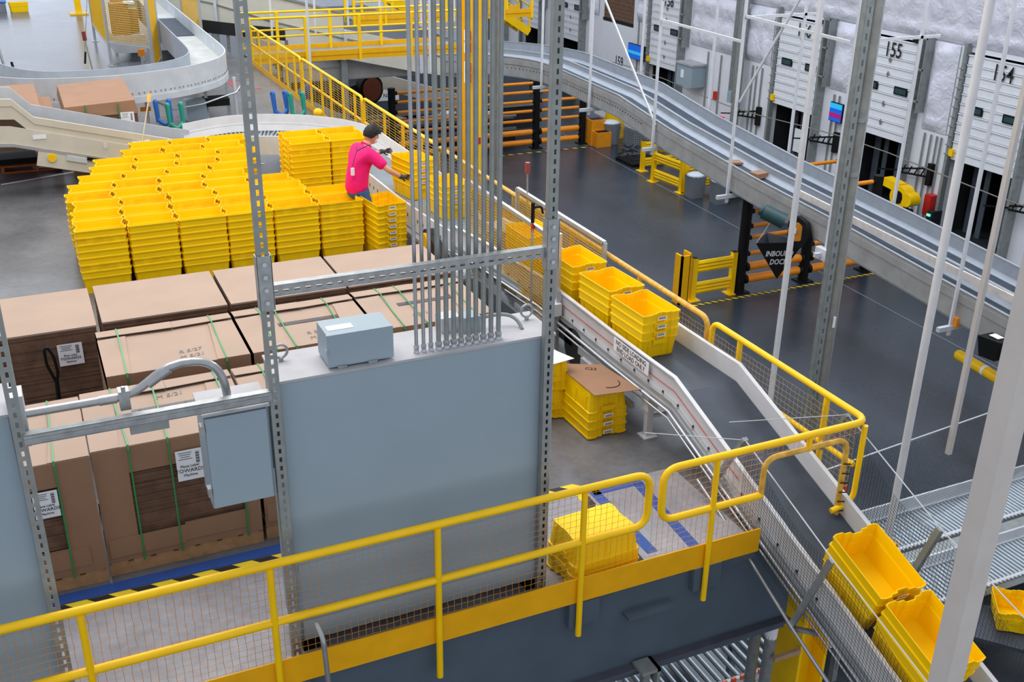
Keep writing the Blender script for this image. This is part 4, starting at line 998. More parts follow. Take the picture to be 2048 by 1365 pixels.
# ================================================================ WORKER
def skin_mesh(verts, edges, radii, m, name, parent, sub=2, extra=None, extra_m=None):
    me = bpy.data.meshes.new(name); me.from_pydata([tuple(v) for v in verts], edges, [])
    o = bpy.data.objects.new(name, me); COL.objects.link(o)
    sk = o.modifiers.new('s', 'SKIN'); sk.use_smooth_shade = True
    for i, r in enumerate(radii):
        me.skin_vertices[0].data[i].radius = r if isinstance(r, tuple) else (r, r)
    me.skin_vertices[0].data[0].use_root = True
    sb = o.modifiers.new('u', 'SUBSURF'); sb.levels = sub; sb.render_levels = sub
    dg = bpy.context.evaluated_depsgraph_get(); m2 = bpy.data.meshes.new_from_object(o.evaluated_get(dg))
    bpy.data.objects.remove(o)
    bm = bmesh.new(); bm.from_mesh(m2)
    if extra:
        for e in extra:
            tmp = e.mesh('tmp', m); bm.from_mesh(tmp)
    off = V(parent['_o'])
    for v in bm.verts: v.co -= off
    for f in bm.faces: f.smooth = True
    bm.to_mesh(m2); bm.free()
    m2.materials.clear(); m2.materials.append(m)
    r = bpy.data.objects.new(name, m2); COL.objects.link(r); r.parent = parent; r['_o'] = tuple(off); return r
W0 = V((4.2, 13.95, 0))
wk = thing('person', tuple(W0), 'person in pink polo shirt and blue shorts, masked and gloved, placing totes on the conveyor', 'person')
pel = V((4.09, 13.97, .90)); ch = V((4.12, 14.0, 1.20)); uc = V((4.20, 14.03, 1.36)); nk = V((4.27, 14.06, 1.47)); hd = V((4.35, 14.08, 1.585))
rs = V((4.27, 13.86, 1.36)); re = V((4.47, 13.70, 1.16)); rw = V((4.66, 13.79, 1.04))
ls = V((4.17, 14.21, 1.38)); le = V((4.38, 14.44, 1.21)); lw = V((4.62, 14.53, 1.22))
rh = pel+V((.02, -.09, -.05)); lh = pel+V((-.02, .09, -.05))
rk = V((4.24, 13.86, .48)); ra = V((4.20, 13.87, .10)); rt = V((4.36, 13.88, .05)); lk = V((4.22, 14.12, .48)); la = V((4.12, 14.16, .10)); lt = V((4.28, 14.2, .05))
vs = [pel, ch, uc, nk, hd+V((-.01, 0, -.05)), rs, re, rw, ls, le, lw, rh, rk, ra, lh, lk, la]
ed = [(0,1),(1,2),(2,3),(3,4),(2,5),(5,6),(6,7),(2,8),(8,9),(9,10),(0,11),(11,12),(12,13),(0,14),(14,15),(15,16)]
ra_ = [(.11,.10),(.10,.09),(.09,.07),.055,.055,.05,.042,.03,.05,.042,.03,.075,.058,.038,.085,.058,.038]
fd = V((.92, .12, -.40)).normalized(); rt_ = V((fd.y, -fd.x, 0)).normalized(); fu = rt_.cross(fd).normalized()
RM = Matrix((rt_, fd, fu)).transposed()     # local x right, y forward, z up
def H(x, y, z): return hd+RM @ V((x, y, z))
head = MB(); head.ell(hd, (.080, .102, .118), 20, 14, RM)
jaw = MB(); jaw.ell(H(0, .03, -.06), (.056, .066, .06), 16, 10, RM)
nose = MB(); nose.ell(H(0, .102, -.01), (.013, .02, .024), 10, 8, RM)
ears = MB()
for s in (-1, 1): ears.ell(H(s*.078, -.005, -.01), (.012, .02, .032), 10, 8, RM)
lips = MB(); lips.ell(H(0, .092, -.052), (.025, .012, .010), 10, 6, RM)
skin_mesh(vs, ed, ra_, SKIN, 'body', wk, 2, [head, jaw, nose, ears, lips])
# eyes
for s in (-1, 1):
    b = MB(); b.ell(H(s*.03, .088, .018), (.013, .009, .008), 8, 6, RM); b.build('eye', INK, wk)
# hair
b = MB(); vsn = []; fsn = []; sg_, rg_ = 28, 14
for i in range(rg_+1):
    th = PI*.62*i/rg_
    for j in range(sg_):
        ph = 2*PI*j/sg_; fy = math.sin(ph)
        thh = th*(1.0 if fy < -.25 else 1-.42*min(1, (fy+.25)/.9))
        rr_ = 1.13+.035*math.sin(ph*9+i)+.02*math.sin(ph*17+i*2)
        rr_ += .05*math.sin(ph*5+i*.9)*math.sin(i*1.3)
        p = V((.086*rr_*math.sin(thh)*math.cos(ph), .108*rr_*math.sin(thh)*math.sin(ph), .125*(rr_+.03)*math.cos(thh)+.012))
        if fy > .5 and i > 9: p.y += .012
        vsn.append(H(*p))
for i in range(rg_):
    for j in range(sg_): fsn.append((i*sg_+j, (i+1)*sg_+j, (i+1)*sg_+(j+1) % sg_, i*sg_+(j+1) % sg_))
b.add(vsn, fsn, True)
for k in range(150):
    th = random.uniform(.05, PI*.56); ph = random.uniform(0, 2*PI); fy = math.sin(ph)
    if fy > -.2: th = min(th, PI*.36)
    c_ = V((.088*math.sin(th)*math.cos(ph), .11*math.sin(th)*math.sin(ph), .128*math.cos(th)+.014)); tn = V((-math.sin(ph)*.6+random.uniform(-.4, .4), .5+random.uniform(-.3, .5), -math.sin(th)*(1 if fy < .3 else .2))).normalized()
    p0 = H(*c_); p1 = H(*(c_*1.03+tn*.025)); p2 = H(*(c_*1.05+tn*.045-V((0, 0, .004))))
    b.tube([p0, p1, p2], [.011, .009, .002], 5)
b.build('hair', HAIR, wk)
# mask
b = MB(); b.ell(H(0, .066, -.048), (.06, .05, .05), 14, 10, RM); mk = b.build('face_mask', MASK, wk)
for s in (-1, 1):
    q = MB(); q.tube([H(s*.057, .07, -.03), H(s*.08, .0, .0)], .0025, 4); q.tube([H(s*.056, .06, -.075), H(s*.08, .0, -.025)], .0025, 4); q.build('ear_loop', MASK, mk)
# shirt with sleeves and collar
sv = [pel+V((-.03, 0, -.13)), pel+V((-.01, 0, .08)), ch, uc+V((-.02, -.01, 0)), rs, rs+(re-rs)*.5, rs+(re-rs)*.78, ls, ls+(le-ls)*.5, ls+(le-ls)*.78, nk+V((-.02, -.01, -.03))]
se = [(0,1),(1,2),(2,3),(3,4),(4,5),(5,6),(3,7),(7,8),(8,9),(3,10)]
sr = [(.20,.185),(.18,.17),(.175,.16),(.155,.135),.095,.088,.08,.095,.085,.078,.068]
skin_mesh(sv, se, sr, PINK, 'polo_shirt', wk, 2)
b = MB(); cn = nk+V((-.008, -.002, -.005)); ax = (hd-nk).normalized(); u_ = ax.cross(V((0, 1, 0))).normalized(); v_ = ax.cross(u_)
ringp = [cn+(u_*math.cos(a*PI/8)+v_*math.sin(a*PI/8))*.066 for a in range(17)]
b.tube(ringp, .014, 6); b.build('collar', PINK, wk)
# shorts
b = MB(); b.ell(pel+V((0, 0, -.05)), (.155, .165, .13), 16, 10)
for h_, k_ in ((rh, rk), (lh, lk)): b.tube([h_+V((0, 0, .02)), h_.lerp(k_, .4), h_.lerp(k_, .88)], [.105, .10, .092], 14)
b.build('shorts', DENIM, wk)
# shoes and socks
for a_, t_ in ((ra, rt), (la, lt)):
    skin_mesh([a_+V((-.05, 0, -.055)), a_+V((.05, 0, -.05)), t_+V((.03, 0, -.01))], [(0,1),(1,2)], [.04, .045, .036], BLACK, 'shoe', wk, 2)
    b = MB(); b.tube([a_+V((0, 0, -.02)), a_+V((.005, 0, .08))], .044, 12); b.build('sock', mat('grey_sock', (190, 190, 192), .8), wk)
# gloves with five fingers
def glove(wr, el, palm_dir, side, spread, nm):
    f = V(palm_dir).normalized(); s = (V(side)-f*V(side).dot(f)).normalized(); n = f.cross(s)
    vs = [wr+f*.02, wr+f*.055, wr+f*.085]; ed = [(0,1),(1,2)]; rd = [.03, (.036,.026), (.036,.024)]
    base = wr+f*.09
    for i, (o, L) in enumerate(((-.03, .074), (-.01, .084), (.01, .08), (.03, .062))):
        k = len(vs); p0 = base+s*o; d = (f+s*o*spread).normalized(); curl = n*(.04+.05*i)
        vs += [p0, p0+d*L*.5+curl*.02, p0+d*L+curl*.10]
        ed += [(2, k), (k, k+1), (k+1, k+2)]; rd += [.0115, .0105, .008]
    k = len(vs); vs += [wr+f*.05-s*.03, wr+f*.075-s*.058, wr+f*.105-s*.068]; ed += [(1, k), (k, k+1), (k+1, k+2)]; rd += [.014, .012, .009]
    g = skin_mesh(vs, ed, rd, GLOVE, nm, wk, 2)
    return g
glove(rw, re, (.9, .22, -.2), (.1, -.3, 1), 6, 'glove')
glove(lw, le, (.9, -.1, .05), (0, -.2, 1), 5, 'glove')
for w_, e_ in ((rw, re), (lw, le)):
    d = (w_-e_).normalized(); b = MB(); b.tube([w_-d*.035, w_+d*.03], [.034, .034], 12); b.build('glove_cuff', GLOVE, wk)
# lanyard across the back with badge
b = MB()
b.tube([V((4.08, 13.90, 1.49)), V((4.06, 13.84, 1.44)), V((4.02, 13.82, 1.36)), V((3.985, 13.82, 1.24))], .006, 5)
b.tube(bez(V((4.06, 13.85, 1.44)), V((4.12, 13.80, 1.49)), V((4.2, 13.84, 1.50)), V((4.27, 13.92, 1.49)), 6), .008, 5); ln = b.build('lanyard', LANY, wk)
b = MB(); b.obox((3.982, 13.815, 1.17), (.004, -.014, 0), (.02, .006, 0), (0, 0, .05)); b.build('badge', PAPER, ln)
# ================================================================ FAR END OF THE MEZZANINE
def R3(pts, r, n=7): return rnd([V(p) for p in pts], r, n)
pS0 = [(-1.0, 26, .95), (-.7, 23.8, .95), (-.24, 22.7, .95), (.28, 22.15, .95), (.9, 21.98, .95), (1.7, 21.95, .95), (2.5, 22.2, .95), (3.1, 22.55, .95), (3.55, 23.05, .95), (3.8, 23.7, .95), (3.87, 24.5, .95), (3.87, 27, .95), (3.95, 40, .95)]
pS = [V(p) for p in pS0]
for _ in range(2):      # smooth the bend
    q_ = [pS[0]]
    for a, c_ in zip(pS[:-1], pS[1:]): q_ += [a.lerp(c_, .25), a.lerp(c_, .75)]
    pS = q_+[pS[-1]]
t = thing('chute_conveyor', (2.2, 23, 0), 'grey high sided conveyor making an S bend across the far mezzanine', 'conveyor')
MB().sweep([(-.36, -.03), (.36, -.03), (.36, 0), (-.36, 0)], pS).build('bed', mat('worn_slide', (206, 204, 196), .35, metal=.2, var=.14, scale=3), t)
MB().sweep([(.36, -.12), (.385, -.12), (.385, .32), (.36, .32)], pS, True).build('near_guard', LGREY, t)
MB().sweep([(-.385, -.25), (-.36, -.25), (-.36, .32), (-.385, .32)], pS, True).build('far_guard', LG2, t)
MB().box(3.62, 4.32, 28.2, 31.5, .952, .965).build('dark_belt_section', BELT, t)
b = MB(); k = 0
for a, c_ in zip(pS[:-1], pS[1:]):
    d = c_-a; n_ = max(1, int(d.length/.07)); tn = d.normalized(); r_ = V((tn.y, -tn.x, 0))
    if a.y > 25.6: continue
    for i in range(n_): p = a+d*(i/n_)+r_*.386+V((0, 0, -.05)); b.box(p.x-.012, p.x+.012, p.y-.012, p.y+.012, p.z-.015, p.z+.012)
b.build('rivet_row', GALVD, t)['kind'] = 'stuff'
b = MB(); b.sweep([(.36, -.24), (.40, -.24), (.40, -.12), (.36, -.12)], pS[:int(len(pS)*.8)]); b.build('lower_frame', LGREY, t)
b = MB(); b.tube([(1.9, 22.3, .62), (2.4, 22.3, .62), (2.8, 22.35, .40), (3.4, 22.55, .42), (4.2, 23.1, .50), (4.45, 23.6, .6), (4.5, 24.2, .66)], .02, 6); b.build('conduit', ALU, t)
b = MB(); b.box(3.1, 3.5, 22.7, 23.1, .05, .45); b.build('motor_box', CAB, t); b = MB(); b.box(3.5, 4.0, 22.8, 23.2, .3, .45); b.build('drive', BLACK, t)
for (x, y) in ((2.3, 22.5), (2.6, 23.3), (3.55, 23.0), (4.2, 23.2), (4.25, 24.4)):
    MB().box(x-.03, x+.03, y-.03, y+.03, 0, .80).build('support_leg', LGREY, t)
b = MB(); b.box(2.15, 2.35, 22.25, 22.3, .42, .5); b.build('yellow_switch', ORANGE, t)
# rack stands
def ustand(x, y, m, lab):
    t = thing('rack_stand', (x, y, 0), lab, 'stand', 'blue and green U shaped stands')
    b = MB(); b.tube(R3([(x-.12, y+.1, .85), (x-.12, y-.1, .55), (x, y-.15, .45), (x+.12, y-.1, .55), (x+.12, y+.1, .85)], .06), .038, 8); b.tube(R3([(x-.12, y+.1, .85), (x-.12, y-.05, .90), (x-.12, y-.1, .5)], .04), .038, 8); b.tube(R3([(x+.12, y+.1, .85), (x+.12, y-.05, .90), (x+.12, y-.1, .5)], .04), .038, 8)
    b.build('padded_loop', m, t)
    b = MB(); b.box(x+.08, x+.15, y-.03, y+.03, 0, .5); b.box(x-.02, x+.2, y-.15, y+.15, 0, .02); b.build('post', BLACK, t)
ustand(2.42, 20.9, BLUE, 'blue padded stand behind the incline conveyor')
ustand(2.58, 20.5, GREEN, 'green padded stand in front of the blue one behind the incline')
ustand(4.62, 20.9, BLUE, 'blue padded stand near the side railing behind the curve')
ustand(4.9, 20.65, GREEN, 'green padded stand near the side railing behind the curve')
t = thing('yellow_knob_post', (5.45, 21.2, 0), 'yellow round knob at floor level against the side railing', 'knob')
MB().ell((5.45, 21.2, .35), (.1, .1, .1), 12, 8).build('knob', YST, t); MB().cyl((5.45, 21.2, 0), (5.45, 21.2, .3), .03).build('stem', BLACK, t)
# masts on the far floor
t = thing('signal_mast', (2.4, 22.2, 0), 'slim mast with a red beacon on the polished floor at top left', 'signal lamp')
MB().tube([(1.58, 24.0, 0), (1.42, 24.0, 1.58)], .016, 6).build('mast', GALV, t); b = MB(); b.tube([(1.42, 24.0, 1.58), (1.41, 24.0, 1.76)], .04, 8); b.build('lamp', mat('dark_red_lens', (120, 40, 40), .4), t)
t = thing('hanging_pull_cord', (1.9, 28, 1), 'dark pull cord with a black handle hanging over the far floor', 'pull cord')
b = MB(); b.tube([(1.38, 24.1, 1.3), (1.62, 24.1, 2.6), (1.9, 24.1, 5)], .007, 4); b.build('cord', GALVD, t); b = MB(); b.tube([(1.36, 24.1, 1.1), (1.40, 24.1, 1.34)], .022, 6); b.build('handle', BLACK, t)
t = thing('yellow_post', (2.35, 40.9, 0), 'yellow column with base plate on the far polished floor', 'column')
MB().box(2.25, 2.45, 40.8, 41.0, 0, 4).build('post', YST, t); MB().box(2.05, 2.65, 40.6, 41.2, 0, .04).build('base_plate', YST, t)
t = thing('steel_post', (-.1, 24.5, 0), 'thin steel stand with a cross arm at the left frame edge', 'post')
b = MB(); b.tube([(-.05, 24.4, 0), (-.32, 24.8, 2.4)], .03, 6); b.build('post', GALV, t); b = MB(); b.tube([(-.3, 26.5, .3), (.72, 26.8, .32)], .03, 6); b.build('cross_arm', GALV, t); b = MB(); b.tube([(.07, 24.0, .5), (-.02, 24.2, 1.2)], .03, 6); b.build('dark_arm', BLACK, t)
# mesh cage panels
def cage(p0, p1, z0, z1, lab, top_only=1.0):
    p0, p1 = V(p0), V(p1); t = thing('mesh_screen', tuple(p0), lab, 'mesh screen', 'yellow mesh screens around the far packing station')
    b = MB()
    for p in (p0, p1): b.box(p.x-.035, p.x+.035, p.y-.035, p.y+.035, 0, z1)
    b.beam(p0+V((0,0,z1)), p1+V((0,0,z1)), .05, .05); b.beam(p0+V((0,0,z0)), p1+V((0,0,z0)), .05, .05); b.build('frame', ALU, t)
    nb = MB(); L = (p1-p0).length; grid_net(nb, p0+V((0,0,z0)), p1-p0, (0,0,z1-z0), int(L/.055), int((z1-z0)/.055), .006); nb.build('wire_mesh', YMESH, t)['kind'] = 'stuff'
    for p in (p0, p1): MB().box(p.x-.09, p.x+.09, p.y-.09, p.y+.09, 0, .015).build('foot', ALU, t)
cage((2.35, 30.3, 0), (2.32, 34.5, 0), .5, 2.4, 'yellow mesh screen at the left of the far packing station')
cage((3.06, 27.2, 0), (3.45, 28.9, 0), .35, 2.1, 'yellow mesh screen facing the camera beside the S conveyor')
cage((2.35, 30.2, 0), (3.25, 29.0, 0), .6, 2.4, 'yellow mesh screen in front of the packages at top left')
cage((4.75, 33.5, 0), (4.95, 31.6, 0), .4, 2.1, 'yellow mesh screen on the right of the S conveyor')
rn = random.Random(5)
for i, (x, y, z, a, h_, m, lab) in enumerate((
    (2.75, 30.8, .7, .45, .8, CARDB, 'large tan carton inside the mesh screens'), (3.05, 31.0, .7, .35, .62, CARDB, 'tan carton right of the large one inside the screens'),
    (2.85, 31.6, .9, .4, .9, CARDB, 'tan carton standing at the back of the packing station'), (3.0, 30.6, 1.5, .26, .05, PAPER, 'white sheet lying on the cartons in the screens'), (2.8, 32.4, 1.5, .5, .3, BAG, 'crumpled pale plastic heap behind the cartons'))):
    tag(MB().box(x-a/2, x+a/2, y-a/2, y+a/2, z, z+h_).build('carton' if m is CARDB else 'packing_sheet', m), lab, 'carton')
t = thing('packing_bench', (2.9, 31, 0), 'white bench machine carrying the cartons at the far packing station', 'machine')
MB().box(2.5, 3.3, 30.5, 32.6, .25, .7).build('bench', LGREY, t)
for x in (2.55, 3.2): MB().box(x-.04, x+.04, 30.6, 30.7, 0, .25).build('leg', LGREY, t)
MB().box(3.0, 3.16, 29.7, 29.8, .28, .45).build('orange_sensor', ORANGE, t); MB().box(3.05, 3.1, 29.7, 29.8, 0, .28).build('sensor_post', ALU, t)
tag(MB().box(3.1, 3.42, 32.7, 33.6, 0, 2.1).build('teal_cabinet', mat('teal_paint', (90, 140, 150), .5)), 'teal control cabinet behind the packing station', 'cabinet')
tag(MB().box(3.6, 4.0, 27.0, 30.0, .0, .35).build('under_conveyor_machine', DKMACH), 'dark machinery below the far end of the S conveyor', 'machine')
# black bordered loading belt and tall grey curved chute walls
pC = [V(p) for p in ((5.25, 33.0, .45), (5.8, 32.6, .40), (6.6, 32.3, .3), (7.4, 32.2, .2))]
t = thing('belt_loader', (6.5, 35.5, 0), 'dark belt with black border in front of the tall grey chute', 'conveyor')
MB().sweep([(-.5, -.05), (.4, -.05), (.4, .3), (.36, .3), (.36, 0), (-.5, 0)], pC).build('belt', RUBBER, t)
for p in pC: MB().box(p.x-.04, p.x+.04, p.y-.3, p.y-.22, 0 if p.x < 5.6 else G, p.z-.05).build('leg', GALV, t)
pW = [V(p) for p in ((4.5, 37, 1.0), (5.9, 34.8, .8), (7.4, 33.7, .35), (9.5, 33.2, -.2), (12, 33.3, -.8), (15, 33.8, -1.4))]
t = thing('spiral_chute', (8, 38, G), 'tall pale grey curved chute rising behind the yellow bridge', 'chute')
MB().sweep([(0, -.55), (.05, -.55), (.05, .9), (0, .9)], pW[:4], True).sweep([(0, -.5), (.05, -.5), (.05, .4), (0, .4)], pW[3:], True).build('outer_wall', BEIGE, t)
MB().sweep([(-.8, -.2), (-.75, -.2), (-.75, 1.2), (-.8, 1.2)], pW[:3], True).build('back_wall', LGREY, t)
b = MB(); b.sweep([(.05, .86), (.1, .86), (.1, .93), (.05, .93)], pW[:4]); b.sweep([(.05, .1), (.08, .1), (.08, .14), (.05, .14)], pW); b.sweep([(-.75, 0), (0, 0), (0, .03), (-.75, .03)], pW); b.build('rim', GALV, t)
for i in range(1, 5):
    p = pW[i]; b = MB(); b.box(p.x-.04, p.x+.04, p.y-.2, p.y-.12, p.z-.5, p.z+.38); b.build('rib', LGREY, t)
for i in (1, 3, 5): p = pW[i]; MB().box(p.x-.1, p.x+.1, p.y+.1, p.y+.3, G, p.z-.25).build('column', GALVD, t)

# yellow cross bridge
def bridge(y0, y1, x0, x1, lab, z=0., posts=4):
    t = thing('yellow_bridge', ((x0+x1)/2, (y0+y1)/2, z), lab, 'bridge', 'yellow steel bridges')
    MB().box(x0, x1, y0, y1, z-.05, z-.01).build('deck', GALVD, t)
    b = MB(); b.box(x0, x1, y0-.03, y0, z-.16, z-.02); b.box(x0, x1, y0-.05, y0-.03, z-.02, z+.12); b.box(x0, x1, y1, y1+.03, z-.16, z+.12); b.build('edge_beam', YDARK, t)
    n = posts
    for k, y in enumerate((y0-.04, y1)):
        MB().tube([(x0, y, z+1.05), (x1, y, z+1.05)], .032, 8).build('top_rail', YST, t)
        MB().tube([(x0, y, z+.56), (x1, y, z+.56)], .026, 8).build('mid_rail', YST, t)
        for i in range(n+1):
            x = x0+(x1-x0)*i/n+(.0 if k == 0 else -.5*(i > 0)); MB().box(x-.04, x+.04, y-.04, y+.03, z-.2, z+1.05).build('post', YST, t)
    return t
bridge(30.0, 31.2, 5.95, 12.1, 'long yellow bridge crossing above the dark machinery, nearest one', posts=4)
bridge(35.4, 36.4, 10.5, 17, 'second yellow bridge behind the nearest one', .15, posts=6)
bridge(42, 43, 8.5, 19, 'third yellow bridge high at the top edge of the picture', 1.0, posts=8)
# stairs
def stair(a, b_, wd, lab):
    a, b_ = V(a), V(b_); t = thing('steel_stair', tuple(a), lab, 'stair', 'yellow stairs behind the bridge')
    d = b_-a; sd = V((0, wd, 0))
    for s in (V((0,0,0)), sd):
        MB().beam(a+s, b_+s, .05, .3).build('stringer', YST, t)
        q = MB(); q.tube([a+s+V((0,0,1.0)), b_+s+V((0,0,1.0))], .03, 6); q.tube([a+s+V((0,0,.55)), b_+s+V((0,0,.55))], .024, 6); q.build('handrail', YST, t)
        for i in range(5): p = a+s+d*(i/4); MB().beam(p, p+V((0,0,1.0)), .06, .06).build('post', YST, t)
    q = MB(); n = int(abs(d.z)/.2)
    for i in range(n): p = a+d*((i+.5)/n); q.box(p.x-.13, p.x+.13, p.y, p.y+wd, p.z-.02, p.z+.02)
    q.build('treads', GALVD, t)
stair((9.3, 37.4, 2.4), (14, 37.4, -.4), 1.0, 'yellow stair descending left to right behind the bridge')
stair((12.6, 39.5, 2.8), (18.9, 39.5, -1.2), 1.0, 'longer yellow stair descending behind the steel conduits')
for i, (x, y) in enumerate(((6.9, 31.5), (8.2, 31.6), (9.6, 33), (10.3, 32), (11.8, 32.5), (13.1, 33), (14.4, 32.2), (7.5, 29.7), (11.0, 29.6))):
    tag(MB().box(x-.03, x+.03, y-.02, y+.02, (-.6, .3)[i < 7], 8).build('hanging_strut', WHITEP), 'pale hanging strut among the yellow bridges, %s from the left' % ['second', 'fourth', 'fifth', 'sixth', 'eighth', 'ninth', 'last', 'third', 'seventh'][i], 'strut', 'hanging struts among the bridges')
# yellow column with conduits beside it
t = thing('yellow_column', (6.75, 16.2, G), 'tall yellow H column with red and white marks behind the conduits', 'column')
b = MB(); b.box(6.62, 6.90, 16.1, 16.13, G, 9); b.box(6.62, 6.90, 16.33, 16.36, G, 9); b.box(6.75, 6.77, 16.13, 16.33, G, 9); b.build('column', YST, t)
b = MB(); b.box(6.74, 6.82, 16.03, 16.09, -1, 9); b.build('yellow_strip', YST, t)
for k in range(4):
    b = MB(); z = 1.80+[0, .17, .47, .66][k]; b.box(6.56, 6.60, 16.02, 16.1, z, z+.16); b.build('white_marker', PAPER, t); b = MB(); b.box(6.60, 6.64, 16.0, 16.1, z+.01, z+.15); b.build('red_marker', RED, t)
b = MB(); b.box(6.74, 6.82, 16.02, 16.03, .79, .90); b.build('red_patch', RED, t)
for i, (x, y, r_) in enumerate(((6.99, 16.2, .03), (7.09, 16.2, .035), (7.22, 16.25, .05))):
    tag(MB().tube([(x, y, G), (x, y, 9)], r_, 8).build('steel_pipe', GALVD), 'grey steel pipe beside the yellow column, %s' % ['thin one', 'second one', 'thickest one'][i], 'pipe')

# ================================================================ GROUND FLOOR MACHINERY UNDER THE BRIDGE
t = thing('sorter_machine', (9, 42, G), 'long dark grey sorting machine under the yellow bridge', 'machine')
MB().box(8.5, 19, 39.6, 41, G+.9, G+2.4).build('housing', DKGREY, t)
b = MB(); b.box(8.0, 19, 38.6, 39.6, G, G+.9); b.build('base', DKMACH, t)
MB().box(8, 19, 38.5, 38.6, G+.9, G+1.0).build('steel_edge', GALVD, t)
p_ = MB().box(12.2, 13.4, 39.57, 39.6, G+1.3, G+1.75).build('notice_plate', PAPER, t); text_on(p_, 'NOT', (13.0, 39.56, G+1.5), (1,0,0), (0,0,1), .22, INK, 'lettering')
b = MB(); b.ell((11.2, 39.1, G+1.75), (.05, .05, .05), 8, 6); b.build('green_lamp', GLED, t)
t = thing('metal_ramp', (9.5, 36, G), 'pale grey metal slide leading down to the sorting machine', 'ramp')
b = MB(); b.prism([(7.6, 36.6, G+2.0), (9.2, 37.4, G+2.0), (11.6, 35.8, G+.9), (9.6, 35.7, G+.9)], (0, 0, .08)); b.build('slide', mat('blue_grey_slide', (130, 146, 156), .45, var=.08), t)
b = MB(); b.box(8.2, 8.5, 36.6, 37.2, G, G+2.3); b.build('support', GALVD, t)
t = thing('drive_pulley', (10.6, 36, -2.9), 'rust brown drive pulley guard under the yellow bridge', 'machine guard')
b = MB(); b.tube([(11.1, 36.3, -2.3), (11.2, 36.0, -2.3)], .5, 20); b.beam((11.1, 36.2, -2.2), (9.7, 36.2, -2.5), .25, .35); b.build('cover', BLACK, t); b = MB(); b.tube([(11.2, 36.0, -2.3), (11.22, 35.95, -2.3)], .4, 20); b.build('disc', mat('rust_disc', (110, 52, 24), .6), t)
b = MB(); b.beam((11.4, 36.3, -2.0), (14.5, 36.3, -3.0), .3, .5); b.build('beige_arm', BEIGE, t)
t = thing('dark_machine_block', (9, 35, G), 'dark motor machinery in the shadow under the bridge left end', 'machine')
b = MB(); b.box(7.4, 9.9, 37.65, 38.4, G, -2.0); b.box(9.95, 11.3, 38.12, 38.42, G, -3.2); b.build('block', DKMACH, t); b = MB(); b.tube([(8.3, 36.9, -2.9), (9.3, 36.7, -2.2)], .22, 10); b.build('cylinder', BLUE, t)
t = thing('parcel_cages', (14, 37.5, G), 'low steel cage line filled with parcels behind the far orange barrier', 'cage')
MB().box(9.6, 17, 36.6, 38.1, G, G+.9).build('cage_body', DKMACH, t)
b = MB(); b.box(9.6, 17, 36.5, 36.6, G+.5, G+.6); b.box(9.6, 17, 36.5, 36.6, G+1.0, G+1.06); b.build('top_bars', GALVD, t)
k = 0; nmz = ['first', 'second', 'third', 'fourth', 'fifth', 'sixth', 'seventh', 'eighth', 'ninth', 'tenth', 'eleventh', 'twelfth', 'thirteenth', 'fourteenth', 'fifteenth', 'sixteenth']
for i in range(16):
    x = 10+i*.42; y = 37.2+rn.uniform(-.25, .3); a = rn.uniform(0, .6); c_ = math.cos(a); s_ = math.sin(a); h = rn.uniform(.06, .16)
    m = [CARDB, CARDB, CARD, PAPER][i % 4]
    tag(MB().obox((x, y, G+.9+h), (c_*.24, s_*.24, 0), (-s_*.2, c_*.2, 0), (0, 0, h)).build('parcel', m), '%s parcel heaped in the cages behind the far orange barrier, %s from the left' % ('white' if m is PAPER else 'brown', nmz[i]), 'parcel', 'parcels behind the far orange barrier')

# ---------------------------------------------------------------- black and orange barriers
def barrier(posts, y, thin, thick, lab, x_ext=0, top=2.6, pr=.13):
    t = thing('safety_barrier', (posts[0], y, G), lab, 'safety barrier', 'black and orange barriers')
    for x in posts:
        pm = MB(); pm.tube([(x, y, G), (x, y, G+top)], pr, 14); pm.box(x-.2, x+.2, y-.2, y+.2, G, G+.03); pm.build('post', BLACK, t)
    pp = list(posts)+([posts[-1]+x_ext] if x_ext else [])
    for a, b_ in zip(pp[:-1], pp[1:]):
        for z in thin:
            MB().tube([(a+pr, y, G+z), (b_-pr, y, G+z)], .055, 10).build('thin_rail', ORANGE, t)
        for z in thick:
            MB().tube([(a+pr, y, G+z), (b_-pr, y, G+z)], .105, 12).build('thick_rail', ORANGE, t)
        for z in tuple(thin)+tuple(thick):
            r_ = .07 if z in thin else .125
            MB().tube([(a+pr*.8, y, G+z), (a+pr+.06, y, G+z)], r_, 8).build('rail_socket', BLACK, t); MB().tube([(b_-pr-.06, y, G+z), (b_-pr*.8, y, G+z)], r_, 8).build('rail_socket', BLACK, t)
barrier([11.75, 14.55, 17.35, 19.3], 35.5, (1.05, 1.4, 1.75, 2.1, 2.42), (.25, .62), 'far black and orange barrier across the back of the dock floor')
barrier([15.75, 17.75, 19.8], 20.37, (1.0, 1.42, 1.72, 2.1, 2.45), (.32, .65), 'near black and orange barrier behind the INBOUND DOCK sign')
barrier([20.9, 22.85], 25.2, (1.5,), (.4, .9), 'short orange barrier behind the conveyor below dock door 155', top=1.9)
